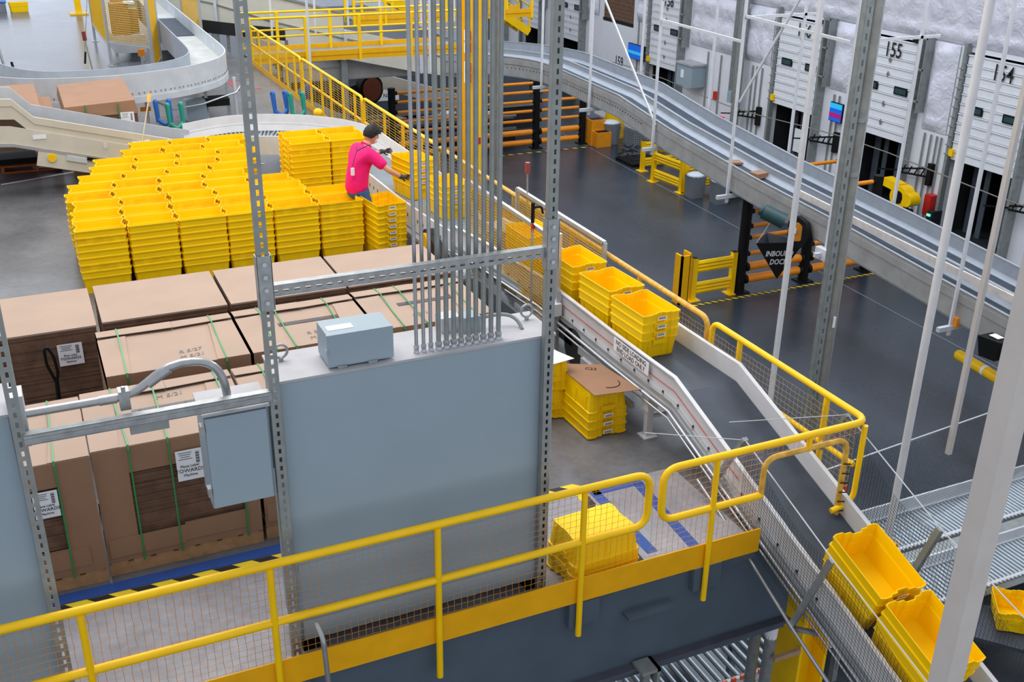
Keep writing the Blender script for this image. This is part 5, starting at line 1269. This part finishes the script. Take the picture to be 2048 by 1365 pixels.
# yellow guard rails
def guardrail(p0, p1, lab, h=1.07, cap0=True, cap1=True, box0=False):
    p0, p1 = V((p0[0], p0[1], G)), V((p1[0], p1[1], G)); d = (p1-p0).normalized(); r_ = V((d.y, -d.x, 0))
    t = thing('guard_rail', tuple((p0+p1)/2), lab, 'guard rail', 'yellow corrugated guard rails')
    for k, p in enumerate((p0, p1)):
        b = MB(); b.beam(p, p+V((0,0,h)), .13, .13, tuple(d)); b.obox(p+V((0,0,.012)), d*.16, r_*.16, (0,0,.012)); b.build('post', YST, t)
        c = MB(); c.obox(p+V((0,0,h+.005)), d*.06, r_*.06, (0,0,.01)); c.build('post_cap', BLACK, t)
    for z in (.30, .86):
        prof = [(-.02, -.15), (.02, -.15), (.05, -.09), (.02, -.045), (.05, 0), (.02, .045), (.05, .09), (.02, .15), (-.02, .15)]
        MB().sweep(prof, [p0+d*.06+V((0,0,z)), p1-d*.06+V((0,0,z))]).build('corrugated_rail', YST, t)
    return t
gr = guardrail((14.33, 20.35), (15.5, 20.37), 'yellow corrugated guard rail beside the tall black barrier post', 1.1)
b = MB(); b.box(13.85, 14.1, 20.2, 20.25, G, G+1.25); b.box(14.08, 14.12, 20.2, 20.5, G, G+1.3); b.box(13.85, 13.9, 20.2, 20.5, G, G+1.25); b.build('end_column_guard', YDARK, gr)
guardrail((19.4, 31.2), (21.5, 31.25), 'yellow guard rail framing the wire cage of parts')
guardrail((19.05, 29.9), (19.2, 28.4), 'yellow guard rail running toward the camera beside the grey bins')
guardrail((19.3, 28.35), (21.4, 28.3), 'yellow guard rail behind the grey waste bins')
# wire cage
t = thing('wire_cage', (19.9, 32.2, G), 'wire cage of tangled parts behind the yellow guard rail', 'cage')
nb = MB()
for (o, a) in (((19.3, 31.7, G+.1), (1.3, 0, 0)), ((19.3, 32.9, G+.1), (1.3, 0, 0)), ((19.3, 31.7, G+.1), (0, 1.2, 0)), ((20.6, 31.7, G+.1), (0, 1.2, 0))): grid_net(nb, o, a, (0, 0, 1.15), 16, 14, .004)
nb.build('wire_walls', DKMACH, t)['kind'] = 'stuff'
q = MB()
for i in range(60): a = V((rn.uniform(19.35, 20.55), rn.uniform(31.75, 32.85), G+rn.uniform(.15, .6))); q.tube([a, a+V((rn.uniform(-.25, .25), rn.uniform(-.25, .25), rn.uniform(-.1, .1)))], .02, 4)
q.build('tangled_parts', DKMACH, t)['kind'] = 'stuff'; MB().box(19.3, 20.6, 31.7, 32.9, G, G+.1).build('base', BLACK, t)
# waste bins
def bin_(x, y, lab, h=.72, w_=.26, l=.5, bag=True):
    t = thing('waste_bin', (x, y, G), lab, 'waste bin', 'grey waste bins')
    b = MB(); vs = [(x-w_*.8, y-l*.4, G), (x+w_*.8, y-l*.4, G), (x+w_*.8, y+l*.4, G), (x-w_*.8, y+l*.4, G), (x-w_, y-l*.5, G+h), (x+w_, y-l*.5, G+h), (x+w_, y+l*.5, G+h), (x-w_, y+l*.5, G+h)]
    b.add(vs, [(3,2,1,0),(4,5,6,7),(0,1,5,4),(1,2,6,5),(2,3,7,6),(3,0,4,7)]); b.build('bin_body', BIN, t)
    b = MB(); b.ell((x, y, G+h), (w_*1.15, l*.57, .1), 14, 8); b.build('bin_liner', BAG, t)
bin_(19.35, 27.85, 'grey waste bin with a white liner against the yellow guard rail')
bin_(19.72, 27.0, 'grey waste bin with a clear plastic liner beside the black cart')
bin_(20.3, 35.1, 'grey waste bin with a pale liner next to the yellow drum', .8, .3, .6)
t = thing('yellow_drum', (21.0, 36.0, G), 'tall yellow plastic drum bin behind the grey waste bin', 'drum')
b = MB(); b.tube([(21, 36, G), (21, 36, G+1.2)], .38, 18); b.tube([(21, 36, G+1.2), (21, 36, G+1.3)], .42, 18); b.build('drum', YST, t)
t = thing('stepped_bin', (19.7, 35.0, G), 'orange yellow stepped crate bins at the end of the far barrier', 'bin')
MB().box(19.45, 20.05, 35.05, 35.5, G, G+.95).build('tall_bin', TOTE_OR, t); MB().box(19.5, 20.1, 34.65, 35.05, G, G+.55).build('low_bin', TOTE_OR, t)
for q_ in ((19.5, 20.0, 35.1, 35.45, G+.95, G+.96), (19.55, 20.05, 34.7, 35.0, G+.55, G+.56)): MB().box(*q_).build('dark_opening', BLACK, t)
# cart
t = thing('parts_cart', (20.7, 27.75, G), 'black wire cart loaded with pale trays and a yellow bin', 'cart')
b = MB()
for x in (20.2, 21.2):
    for y in (27.2, 28.0): b.box(x-.02, x+.02, y-.02, y+.02, G+.1, G+1.3)
for z in (.15, .6, 1.1): b.box(20.2, 21.2, 27.2, 28.0, G+z, G+z+.03)
b.build('cart_frame', BLACK, t); MB().box(20.25, 20.9, 27.3, 27.8, G+1.13, G+1.33).build('pale_tray', LGREY, t); MB().box(20.25, 20.85, 27.3, 27.8, G+.64, G+.86).build('yellow_bin', TOTE_OR, t)
t = thing('floor_cabinet', (20.9, 30.2, G), 'grey electrical cabinet on the dock floor under the hanging conveyor', 'electrical cabinet')
MB().box(20.5, 21.2, 29.9, 30.4, G, G+1.3).build('body', CAB, t); MB().box(20.48, 20.5, 30.2, 30.3, G+.7, G+.95).build('label_plate', PAPER, t)
for i, (x, y) in enumerate(((21.6, 33.3), (22.4, 32.4))):
    t = thing('yellow_post_guard', (x, y, G), 'yellow post guard under the hanging conveyor, %s one' % ('left', 'right')[i], 'post')
    MB().box(x-.14, x+.14, y-.08, y+.08, G, G+1.5).build('post', YST, t); MB().box(x-.05, x+.05, y-.09, y-.08, G+.9, G+1.2).build('paper_tag', PAPER, t)
tag(MB().box(22.3, 22.5, 34, 40, G, G+.9).build('white_kerb', WALLW), 'long low white kerb panel in front of the wall near the yellow drum', 'kerb')
# leaning/horizontal yellow pipe
t = thing('yellow_crash_pipe', (16.3, 12.8, -3.8), 'fat yellow crash pipe with white bands at the right of the dark floor', 'guard pipe')
MB().tube([(16.22, 13.75, -3.8), (15.85, 10.6, -3.8)], .11, 14).build('pipe', YST, t)
MB().ell((16.22, 13.75, -3.8), (.11, .11, .11), 12, 8).build('rounded_end', YST, t)
b = MB(); b.tube([(16.19, 13.5, -3.8), (16.183, 13.44, -3.8)], .113, 14); b.tube([(16.14, 13.05, -3.8), (16.13, 12.98, -3.8)], .113, 14); b.build('white_band', PAPER, t)
b = MB(); b.box(15.78, 15.98, 10.6, 10.8, G, -3.8); b.build('support', YST, t)

# ================================================================ HANGING CONVEYOR
zp = [(4, -2.63), (11.7, -2.32), (16.2, -1.96), (19.8, -1.73), (23.4, -1.40), (26.1, -1.04), (30.2, -.92), (60, -.90)]
def hz(y):
    for a, b_ in zip(zp[:-1], zp[1:]):
        if a[0] <= y <= b_[0]: return a[1]+(b_[1]-a[1])*(y-a[0])/(b_[0]-a[0])
    return zp[0][1]
def hpath(x):
    out = [V((x, y, hz(y))) for y in (5, 8.5, 11.7, 14, 16.2, 18, 19.8, 21.6, 23.4, 24.8, 26.1, 27.9, 30.2)]
    cxx, cyy = 12.24, 30.4; r = x-cxx
    for i in range(1, 17):
        a = i/16*PI/2*1.02; out.append(V((cxx+r*math.cos(a), cyy+r*math.sin(a), -.91)))
    out.append(V((7.6, cyy+r+.1, -.91)))
    return out
t = thing('hanging_conveyor', (16.0, 22, -3.0), 'long grey double belt conveyor hanging along the dock and bending away at the back', 'conveyor')
near, mid, far = hpath(15.3), hpath(15.88), hpath(16.72)
DSS = mat('dull_side_steel', (164, 162, 160), .5, metal=.2, var=.12, scale=3)
b = MB(); b.sweep([(0, -.46), (.03, -.46), (.03, -.04), (0, -.04)], near); b.sweep([(-.025, -.10), (.03, -.10), (.03, .05), (-.025, .05)], near); b.build('near_side_frame', DSS, t)
MB().sweep([(.0, .05), (.03, .05), (.03, .12), (.0, .12)], near).build('near_guard', DSS, t)
MB().sweep([(.03, -.02), (.55, -.02), (.55, .02), (.03, .02)], near).build('near_belt', BELT, t)
b = MB(); b.sweep([(-.03, -.1), (.03, -.1), (.03, .24), (-.03, .24)], mid); b.sweep([(-.17, .03), (-.03, .12), (-.03, .10), (-.17, .01)], mid); b.sweep([(.03, .14), (.30, .03), (.30, .01), (.03, .12)], mid); b.build('centre_guard', LG2, t)
MB().sweep([(.03, -.02), (.80, -.02), (.80, .02), (.03, .02)], mid).build('far_belt', BELT, t)
b = MB(); b.sweep([(0, -.2), (.03, -.2), (.03, .36), (0, .36)], far); b.sweep([(-.10, .03), (0, .10), (0, .08), (-.10, .01)], far); b.build('far_guard', LG2, t)
b = MB(); b.sweep([(-.01, -.5), (.1, -.5), (.1, -.46), (-.01, -.46)], near); b.sweep([(.2, -.25), (1.3, -.25), (1.3, -.2), (.2, -.2)], near); b.build('under_frame', GALVD, t)
b = MB(); b.sweep([(-.02, .12), (.04, .12), (.04, .135), (-.02, .135)], near); b.sweep([(-.04, .24), (.04, .24), (.04, .26), (-.04, .26)], mid); b.sweep([(-.015, .36), (.045, .36), (.045, .375), (-.015, .375)], far); b.build('bright_lip', ALU, t)
b = MB()
for a, c_ in list(zip(near[:-1], near[1:]))[9:22]:
    d = c_-a; n_ = max(1, int(d.length/.14)); tn = V((d.x, d.y, 0)).normalized(); r_ = V((tn.y, -tn.x, 0))
    for i in range(n_): p = a+d*(i/n_)-r_*.005+V((0, 0, -.22)); b.box(p.x-.012, p.x+.012, p.y-.012, p.y+.012, p.z-.012, p.z+.012)
b.build('rivet_row', INK, t)['kind'] = 'stuff'
tag(MB().obox((15.6, 19.9, hz(19.9)+.09), (.17, .03, 0), (-.03, .14, 0), (0, 0, .06)).build('carton', CARDB), 'small brown carton riding the near belt of the hanging conveyor', 'carton')
tag(MB().obox((15.6, 20.9, hz(20.9)+.05), (.17, -.05, 0), (.03, .14, 0), (0, 0, .025)).build('carton', CARDB), 'flat brown carton just behind the small one on the hanging belt', 'carton')
tag(MB().beam((15.50, 18.3, hz(18.3)+.20), (15.72, 11.9, hz(11.9)+.25), .05, .15).build('pale_guide_board', mat('pale_board', (204, 196, 190), .6)), 'long pale board lying along the near belt of the hanging conveyor', 'board')
for i, y in enumerate((13.23, 16.83, 20.5, 24.0, 27.6, 30.8)):
    w0 = ['nearest', 'second', 'third', 'fourth', 'fifth', 'sixth'][i]; z = hz(y)-.57
    t = thing('hanger_trapeze', (16.3, y, z), 'trapeze hanger under the hanging conveyor, %s from the camera' % w0, 'hanger', 'trapeze hangers of the hanging conveyor')
    x0_, x1_ = 14.9, 17.1
    MB().box(x0_, x1_, y-.04, y+.04, z-.09, z).build('cross_bar', LGREY, t)
    for x in (15.2, 16.9): MB().box(x-.035, x+.035, y-.02, y+.02, z-.2 if x < 17 else z, 7.5).build('rod', WHITEP, t)
    if i in (1, 2, 3): MB().beam((15.2, y, 1.9), (17.4, y, 1.9), .04, .06).build('brace', WHITEP, t)
    if i == 3: MB().beam((15.2, 24.0, 1.4), (15.2, 20.5, 1.36), .04, .06).build('long_brace', WHITEP, t)
    if i == 2: MB().beam((15.2, 20.45, 1.93), (15.2, 17.0, 1.86), .04, .06).build('long_brace', WHITEP, t); MB().beam((15.25, 20.45, 0), (15.25, 18.6, 2.7), .04, .05).build('diagonal_brace', WHITEP, t)
    if i == 3: MB().beam((15.25, 24.0, -1.3), (15.25, 27.4, 1.9), .04, .05).build('diagonal_brace', WHITEP, t)
    if i == 0:
        for xx in (15.31, 15.62): MB().box(xx-.07, xx+.07, y-.09, y+.05, z-.02, z+.16).build('orange_junction', ORANGE, t)
    if i == 2: MB().box(15.5, 15.68, y-.1, y+.05, z, z+.18).build('orange_junction', ORANGE, t)
t = thing('conveyor_drive', (15.1, 17.5, -2.5), 'teal motor with a black pulley guard showing an orange disc under the hanging conveyor', 'motor')
b = MB(); b.tube([(14.7, 18.45, -2.0), (15.05, 18.1, -2.18)], .17, 14); b.tube([(14.66, 18.5, -1.98), (14.7, 18.45, -2.0)], .12, 12); b.build('motor', TEAL, t)
b = MB(); b.tube([(15.1, 17.7, -2.32), (15.22, 17.7, -2.32)], .37, 7); b.build('pulley_guard', BLACK, t)
b = MB(); b.tube([(15.05, 17.68, -2.3), (15.1, 17.7, -2.3)], .21, 12); b.build('orange_disc', mat('amber_disc', (190, 120, 30), .5), t); b = MB(); b.box(15.0, 15.04, 17.66, 17.76, -2.33, -2.22); b.build('sticker', PAPER, t)
tag(MB().box(15.05, 15.2, 16.4, 17.0, -2.65, -2.4).build('control_panel', WHITEP), 'white control panel hanging under the conveyor beside the INBOUND DOCK sign', 'control box')
t = thing('drive_cover', (15.2, 12.2, -3), 'black boxy motor cover hanging under the conveyor at far right', 'motor')
b = MB(); b.prism([(14.8, 11.8, -2.82), (14.8, 12.15, -2.85), (14.8, 12.25, -2.5), (14.8, 11.75, -2.45)], (.35, 0, 0)); b.build('cover', BLACK, t); MB().box(14.9, 15.05, 11.9, 12.1, -2.455, -2.445).build('label', PAPER, t)
# sign
t = thing('hanging_sign', (14.9, 19.0, -3.9), 'black triangular hanging sign reading INBOUND DOCK', 'sign')
A, B_, C_ = V((15.05, 19.0, -2.98)), V((16.42, 18.95, -3.12)), V((15.7, 18.9, -3.92)); D_ = V((15.8, 19.6, -3.0))
b = MB(); b.prism([A, B_, C_], (0, .015, 0)); b.build('front_face', BLACK, t)
b = MB(); b.prism([A+V((0,.02,0)), D_, C_+V((0,.02,0))], (0, .012, 0)); b.prism([B_+V((0,.02,0)), C_+V((0,.02,0)), D_], (0, .012, 0)); b.build('side_face', DKGREY, t)
rgt = (B_-A).normalized(); upv = V((0, 0, 1)); upv = (upv-rgt*upv.dot(rgt)).normalized(); nn = (B_-A).cross(C_-A).normalized(); nn = nn if nn.y < 0 else -nn; upv = rgt.cross(nn).normalized(); upv = upv if upv.z > 0 else -upv; ct = (A+B_)/2-upv*.26+nn*.02
text_on(t, 'INBOUND', ct, rgt, upv, .18, WINK, 'sign_text', .002, .95, .15, .004); text_on(t, 'DOCK', ct-upv*.2, rgt, upv, .18, WINK, 'sign_text', .002, .95, .15, .004)
b = MB(); apex = V((15.75, 19.2, -2.3)); b.tube([A, apex], .008, 4); b.tube([B_, apex], .008, 4); b.tube([apex, apex+V((0.1, 0, .35))], .006, 4); b.build('cords', LGREY, t)

# steel column with conduits against the dock wall
t = thing('steel_column', (23.8, 32.0, G), 'grey galvanised column with conduits against the quilted wall left of door 156', 'column')
MB().box(23.5, 23.7, 31.75, 32.0, G, 7).build('column', GALVD, t)
for y_ in (32.08, 32.18, 32.28, 32.38): MB().tube([(23.62, y_, -2.6), (23.62, y_, 7)], .035, 6).build('conduit', GALVD, t)
MB().box(23.5, 23.7, 32.05, 32.3, -2.9, -2.5).build('pull_box', CAB, t)
# ---------------------------------------------------------------- large columns and posts
t = thing('steel_column', (12.2, 13.3, G), 'big grey steel column with a slotted channel in the middle of the dark floor', 'column')
b = MB(); b.tube([(12.32, 13.30, G), (12.32, 13.30, 9)], .115, 18); b.build('pipe', mat('weathered_column', (146, 146, 138), .5, metal=.3, var=.15, scale=5), t)
s_ = MB(); slotted(s_, (12.11, 13.2, G), (12.11, 13.2, 9), .14, .12, FR, .10, .2, .04, .008); s_.build('slotted_channel', GALVD, t)
b = MB(); b.box(12.43, 12.46, 13.26, 13.30, G, 9); b.build('edge_strip', ALU, t)
for z in (.4, 1.3, 5.0): b = MB(); b.tube([(12.32, 13.30, z), (12.32, 13.30, z+.06)], .13, 16); b.build('band_clamp', GALV, t)
MB().box(12.28, 12.33, 13.16, 13.18, -2.3, -2.1).build('sticker', PAPER, t)
for i, (x, y, z0, s, m, lab) in enumerate(((3.64, 2.78, .9, .055, TANP, 'wide tan square post in the right foreground crossing the lower totes'),
    (8.30, 7.5, -2.1, .045, WHITEP, 'pale round ended post standing behind the netting, right of the corner'),
    (10.43, 8.7, -2.0, .032, TANP, 'thin tan rod ending above the dark floor at right'),
    (10.75, 12.73, -4.0, .035, WHITEP, 'pale hanging rod behind the corner railing, left of the big column'))):
    if i == 1: tag(MB().tube([(x, y, z0), (x, y, 9)], s, 14).build('pale_post', m), lab, 'post')
    else: tag(MB().box(x-s, x+s, y-s, y+s, z0-(1.6 if i == 0 else 0), 7.5).build('hanging_post', m), lab, 'post')

# ================================================================ LOWER ROLLER CONVEYORS
def roller_line(x0, x1, y0, y1, z, lab, guard=None, pitch=.075, r=.03, edge='bead', rm=ROLL):
    t = thing('roller_line', ((x0+x1)/2, (y0+y1)/2, G), lab, 'conveyor', 'lower roller lines')
    b = MB()
    n = int((x1-x0)/pitch)
    for i in range(n): x = x0+pitch*(i+.5); b.tube([(x, y0, z), (x, y1, z)], r, 6)
    b.build('rollers', rm, t)['kind'] = 'stuff'
    q = MB(); q.box(x0, x1, y0-.05, y0, z-.16, z+.02); q.box(x0, x1, y1, y1+.05, z-.16, z+.02); q.build('side_frame', LGREY, t)
    if guard: MB().box(x0, x1, y1+.05, y1+.08, z-.16, z+guard).build('back_guard', LGREY, t)
    if edge == 'bead':
        q = MB()
        for i in range(n): q.ell((x0+pitch*(i+.5), y0-.05, z), (.03, .03, .03), 6, 4)
        q.build('roller_end_caps', ALU, t)['kind'] = 'stuff'
    for x in (x0+.4, (x0+x1)/2, x1-.4):
        for y in (y0, y1): MB().box(x-.04, x+.04, y-.04, y+.04, G, z-.16).build('leg', GALVD, t)
    return t
roller_line(8.2, 16, 9.35, 10.02, -3.98, 'farthest lower roller line with a grey back guard at bottom right', .22)
roller_line(8.2, 16, 8.25, 8.85, -4.02, 'second lower roller line in front of the guarded one at bottom right', .16)
q = MB(); q.box(8.2, 16, 8.95, 9.25, -4.2, -4.0); tag(q.build('conveyor_side_panel', GALVD), 'grey steel panel between the two lower roller lines', 'panel')
tL = roller_line(2.2, 7.7, 8.0, 8.75, -3.9, 'lower roller line with orange end caps under the mezzanine beam', None, .13, .035, None)
q = MB()
for i in range(40): q.box(2.25+.13*i, 2.31+.13*i, 7.93, 7.96, -3.9, -3.84)
q.build('orange_end_caps', mat('coral_caps', (220, 90, 50), .5), tL)['kind'] = 'stuff'
q = MB(); grid_net(q, (2.2, 7.94, -4.5), (5.5, 0, 0), (0, 0, .5), 90, 8, .004); q.build('mesh_skirt', NETL, tL)['kind'] = 'stuff'
q = MB(); q.box(2.2, 7.4, 8.9, 9.3, -3.95, -3.8); q.box(2.2, 7.4, 9.3, 9.9, -4.2, -3.95); tag(q.build('dark_belt_edge', BLACK), 'black belt edge running behind the lower roller line under the beam', 'belt')
q = MB(); q.tube([(3.2, 8.55, -3.82), (7.2, 8.62, -3.80)], .012, 5); tag(q.build('thin_guide_rod', LGREY), 'thin pale guide rod lying over the lower roller line', 'rod')
t = thing('signal_mast', (13.2, 8.0, G), 'dark mast with red lamp beside the lower roller lines at right', 'signal lamp')
MB().tube([(12.0, 7.6, G), (12.0, 7.7, -3.6)], .02, 6).build('mast', DKMACH, t); MB().tube([(12.0, 7.7, -3.6), (12.0, 7.7, -3.42)], .05, 8).build('lamp', RED, t)
tote((11.1, 7.75, G+.55), .9, 'single ochre yellow tote on the lowest belt at bottom right', None, True)
q = MB(); q.beam((10.6, 8.1, G+.5), (12.5, 5.9, G+.5), .8, .06); tag(q.build('low_dark_belt', BELT), 'dark inclined belt under the single tote at bottom right', 'belt')
# yellow column and pipes under the corner
t = thing('yellow_column', (6.15, 6.3, G), 'yellow H column supporting the mezzanine corner at the bottom of the picture', 'column')
b = MB(); b.box(5.72, 5.75, 5.92, 6.3, G, -1.0); b.box(6.02, 6.05, 5.92, 6.3, G, -1.0); b.box(5.75, 6.02, 6.09, 6.12, G, -1.0); b.build('column', YST, t)
for i, (x, y, r_) in enumerate(((5.42, 6.0, .055), (5.52, 6.32, .055))):
    t = thing('drain_pipe', (x, y, G), ('galvanised pipe with a white funnel top under the beam', 'galvanised pipe between the funnel pipe and the yellow column')[i], 'pipe')
    MB().tube([(x, y, G), (x, y, -1.25-(.0 if i == 0 else -.2))], r_, 12).build('pipe', GALV, t)
    if i == 0:
        b = MB(); b.tube([(x, y, -1.3), (x, y, -1.12), (x, y, -1.02), (x, y, -.98)], [.055, .06, .085, .09], 14); b.build('funnel', PAPER, t)
        b = MB(); b.tube([(x, y, -1.0), (x-.05, y+.05, -.86)], .022, 8); b.build('hose', BLACK, t); b = MB(); b.box(x-.02, x+.27, y-.12, y-.08, -1.5, -1.45); b.build('bracket', mat('brown_bracket', (170, 140, 110), .6), t)

# ================================================================ BIRD NETTING AROUND THE DESCENDING BELT
def net_strip(mb, bot, top, nx, nz, r):
    P = lambda i, j: bot(i/nx).lerp(top(i/nx), j/nz)
    for i in range(nx+1): mb.tube([P(i, 0), P(i, nz)], r, 3, False)
    for j in range(nz+1): mb.tube([P(i, j) for i in range(0, nx+1, 4)]+([P(nx, j)] if nx % 4 else []), r, 3, False)
y_a, y_b = 6.05, 3.3
t = thing('safety_net', (4.95, 5.0, .3), 'dark safety net with steel struts on the near side of the descending belt', 'net', 'safety nets beside the descending belt')
nb = MB(); net_strip(nb, lambda s: V((4.93, y_a+(y_b-y_a)*s, slope_z(y_a+(y_b-y_a)*s)-.28)), lambda s: V((4.93, y_a+(y_b-y_a)*s, slope_z(y_a+(y_b-y_a)*s)+.50-.12*math.sin(s*PI*2)**2)), 80, 24, .0016); nb.build('net', BLKNET, t)['kind'] = 'stuff'
MB().tube([(4.93, 6.08, .81), (4.93, 4.92, .40), (4.93, 3.3, -.1)], .006, 5).build('top_cable', LGREY, t)
MB().beam((4.93, 6.08, .82), (4.93, 6.44, .2), .035, .05, (1, 0, 0)).build('net_strut', GALV, t)
MB().beam((4.92, 4.92, .40), (4.90, 5.22, -.44), .05, .03, (1, 0, 0)).build('net_strut', GALV, t)
MB().tube([(4.88, 6.6, .15), (4.88, 5.9, -.10), (4.88, 5.2, -.40), (4.88, 3.4, -1.05)], .016, 8).build('lower_conduit', COND, t)
b = MB(); b.beam((4.9, 5.22, -.44), (4.98, 5.0, -.36), .04, .03); b.build('strut_bracket', GALVD, t)
t = thing('safety_net', (5.85, 5.0, .3), 'dark safety net with steel struts on the far side of the descending belt', 'net', 'safety nets beside the descending belt')
nb = MB(); net_strip(nb, lambda s: V((5.84, 5.9+(y_b-5.9)*s, slope_z(5.9+(y_b-5.9)*s)-.1)), lambda s: V((5.86, 5.9+(y_b-5.9)*s, slope_z(5.9+(y_b-5.9)*s)+.62-.15*math.sin(s*PI*2)**2)), 80, 22, .0016); nb.build('net', BLKNET, t)['kind'] = 'stuff'
MB().tube([(5.85, 5.94, .92), (5.85, 4.81, .50), (5.85, 3.3, .1)], .006, 5).build('top_cable', LGREY, t)
MB().beam((5.85, 5.94, .92), (5.85, 6.2, .45), .035, .05, (1, 0, 0)).build('net_strut', GALV, t)
MB().beam((5.85, 4.81, .5), (5.85, 4.98, -.04), .05, .05, (1, 0, 0)).build('net_strut', GALVD, t)
b = MB(); b.tube([(4.93, 6.08, .81), (4.3, 6.6, .75)], .004, 4); b.tube([(5.85, 5.94, .92), (5.0, 6.4, .8)], .004, 4); b.build('tie_wire', LGREY, t)
# long net over the dark floor
t = thing('safety_net', (9, 8.5, -2), 'wide fine net hanging from a thin cable across the dark floor at right', 'net')
nb = MB(); a = V((7.3, 7.9, -1.15)); c_ = V((14.5, 9.9, -2.25))
net_strip(nb, lambda s: a.lerp(c_, s)+V((0, 0, -1.55+.3*s)), lambda s: a.lerp(c_, s)+V((0, 0, -.06*abs(math.sin(s*14)))), 150, 30, .0015); nb.build('net', BLKNET, t)['kind'] = 'stuff'
MB().tube([a, c_], .01, 5).build('top_cable', LGREY, t)
MB().box(7.98, 8.06, 8.0, 8.02, -1.68, -1.5).build('red_tag', RED, t)
b = MB(); b.box(6.0, 6.35, 5.2, 5.5, -1.0, -.75); tag(b.build('yellow_step_box', YST), 'small yellow step bracket outside the corner railing', 'bracket')

for o in bpy.data.objects:
    if '_o' in o: del o['_o']
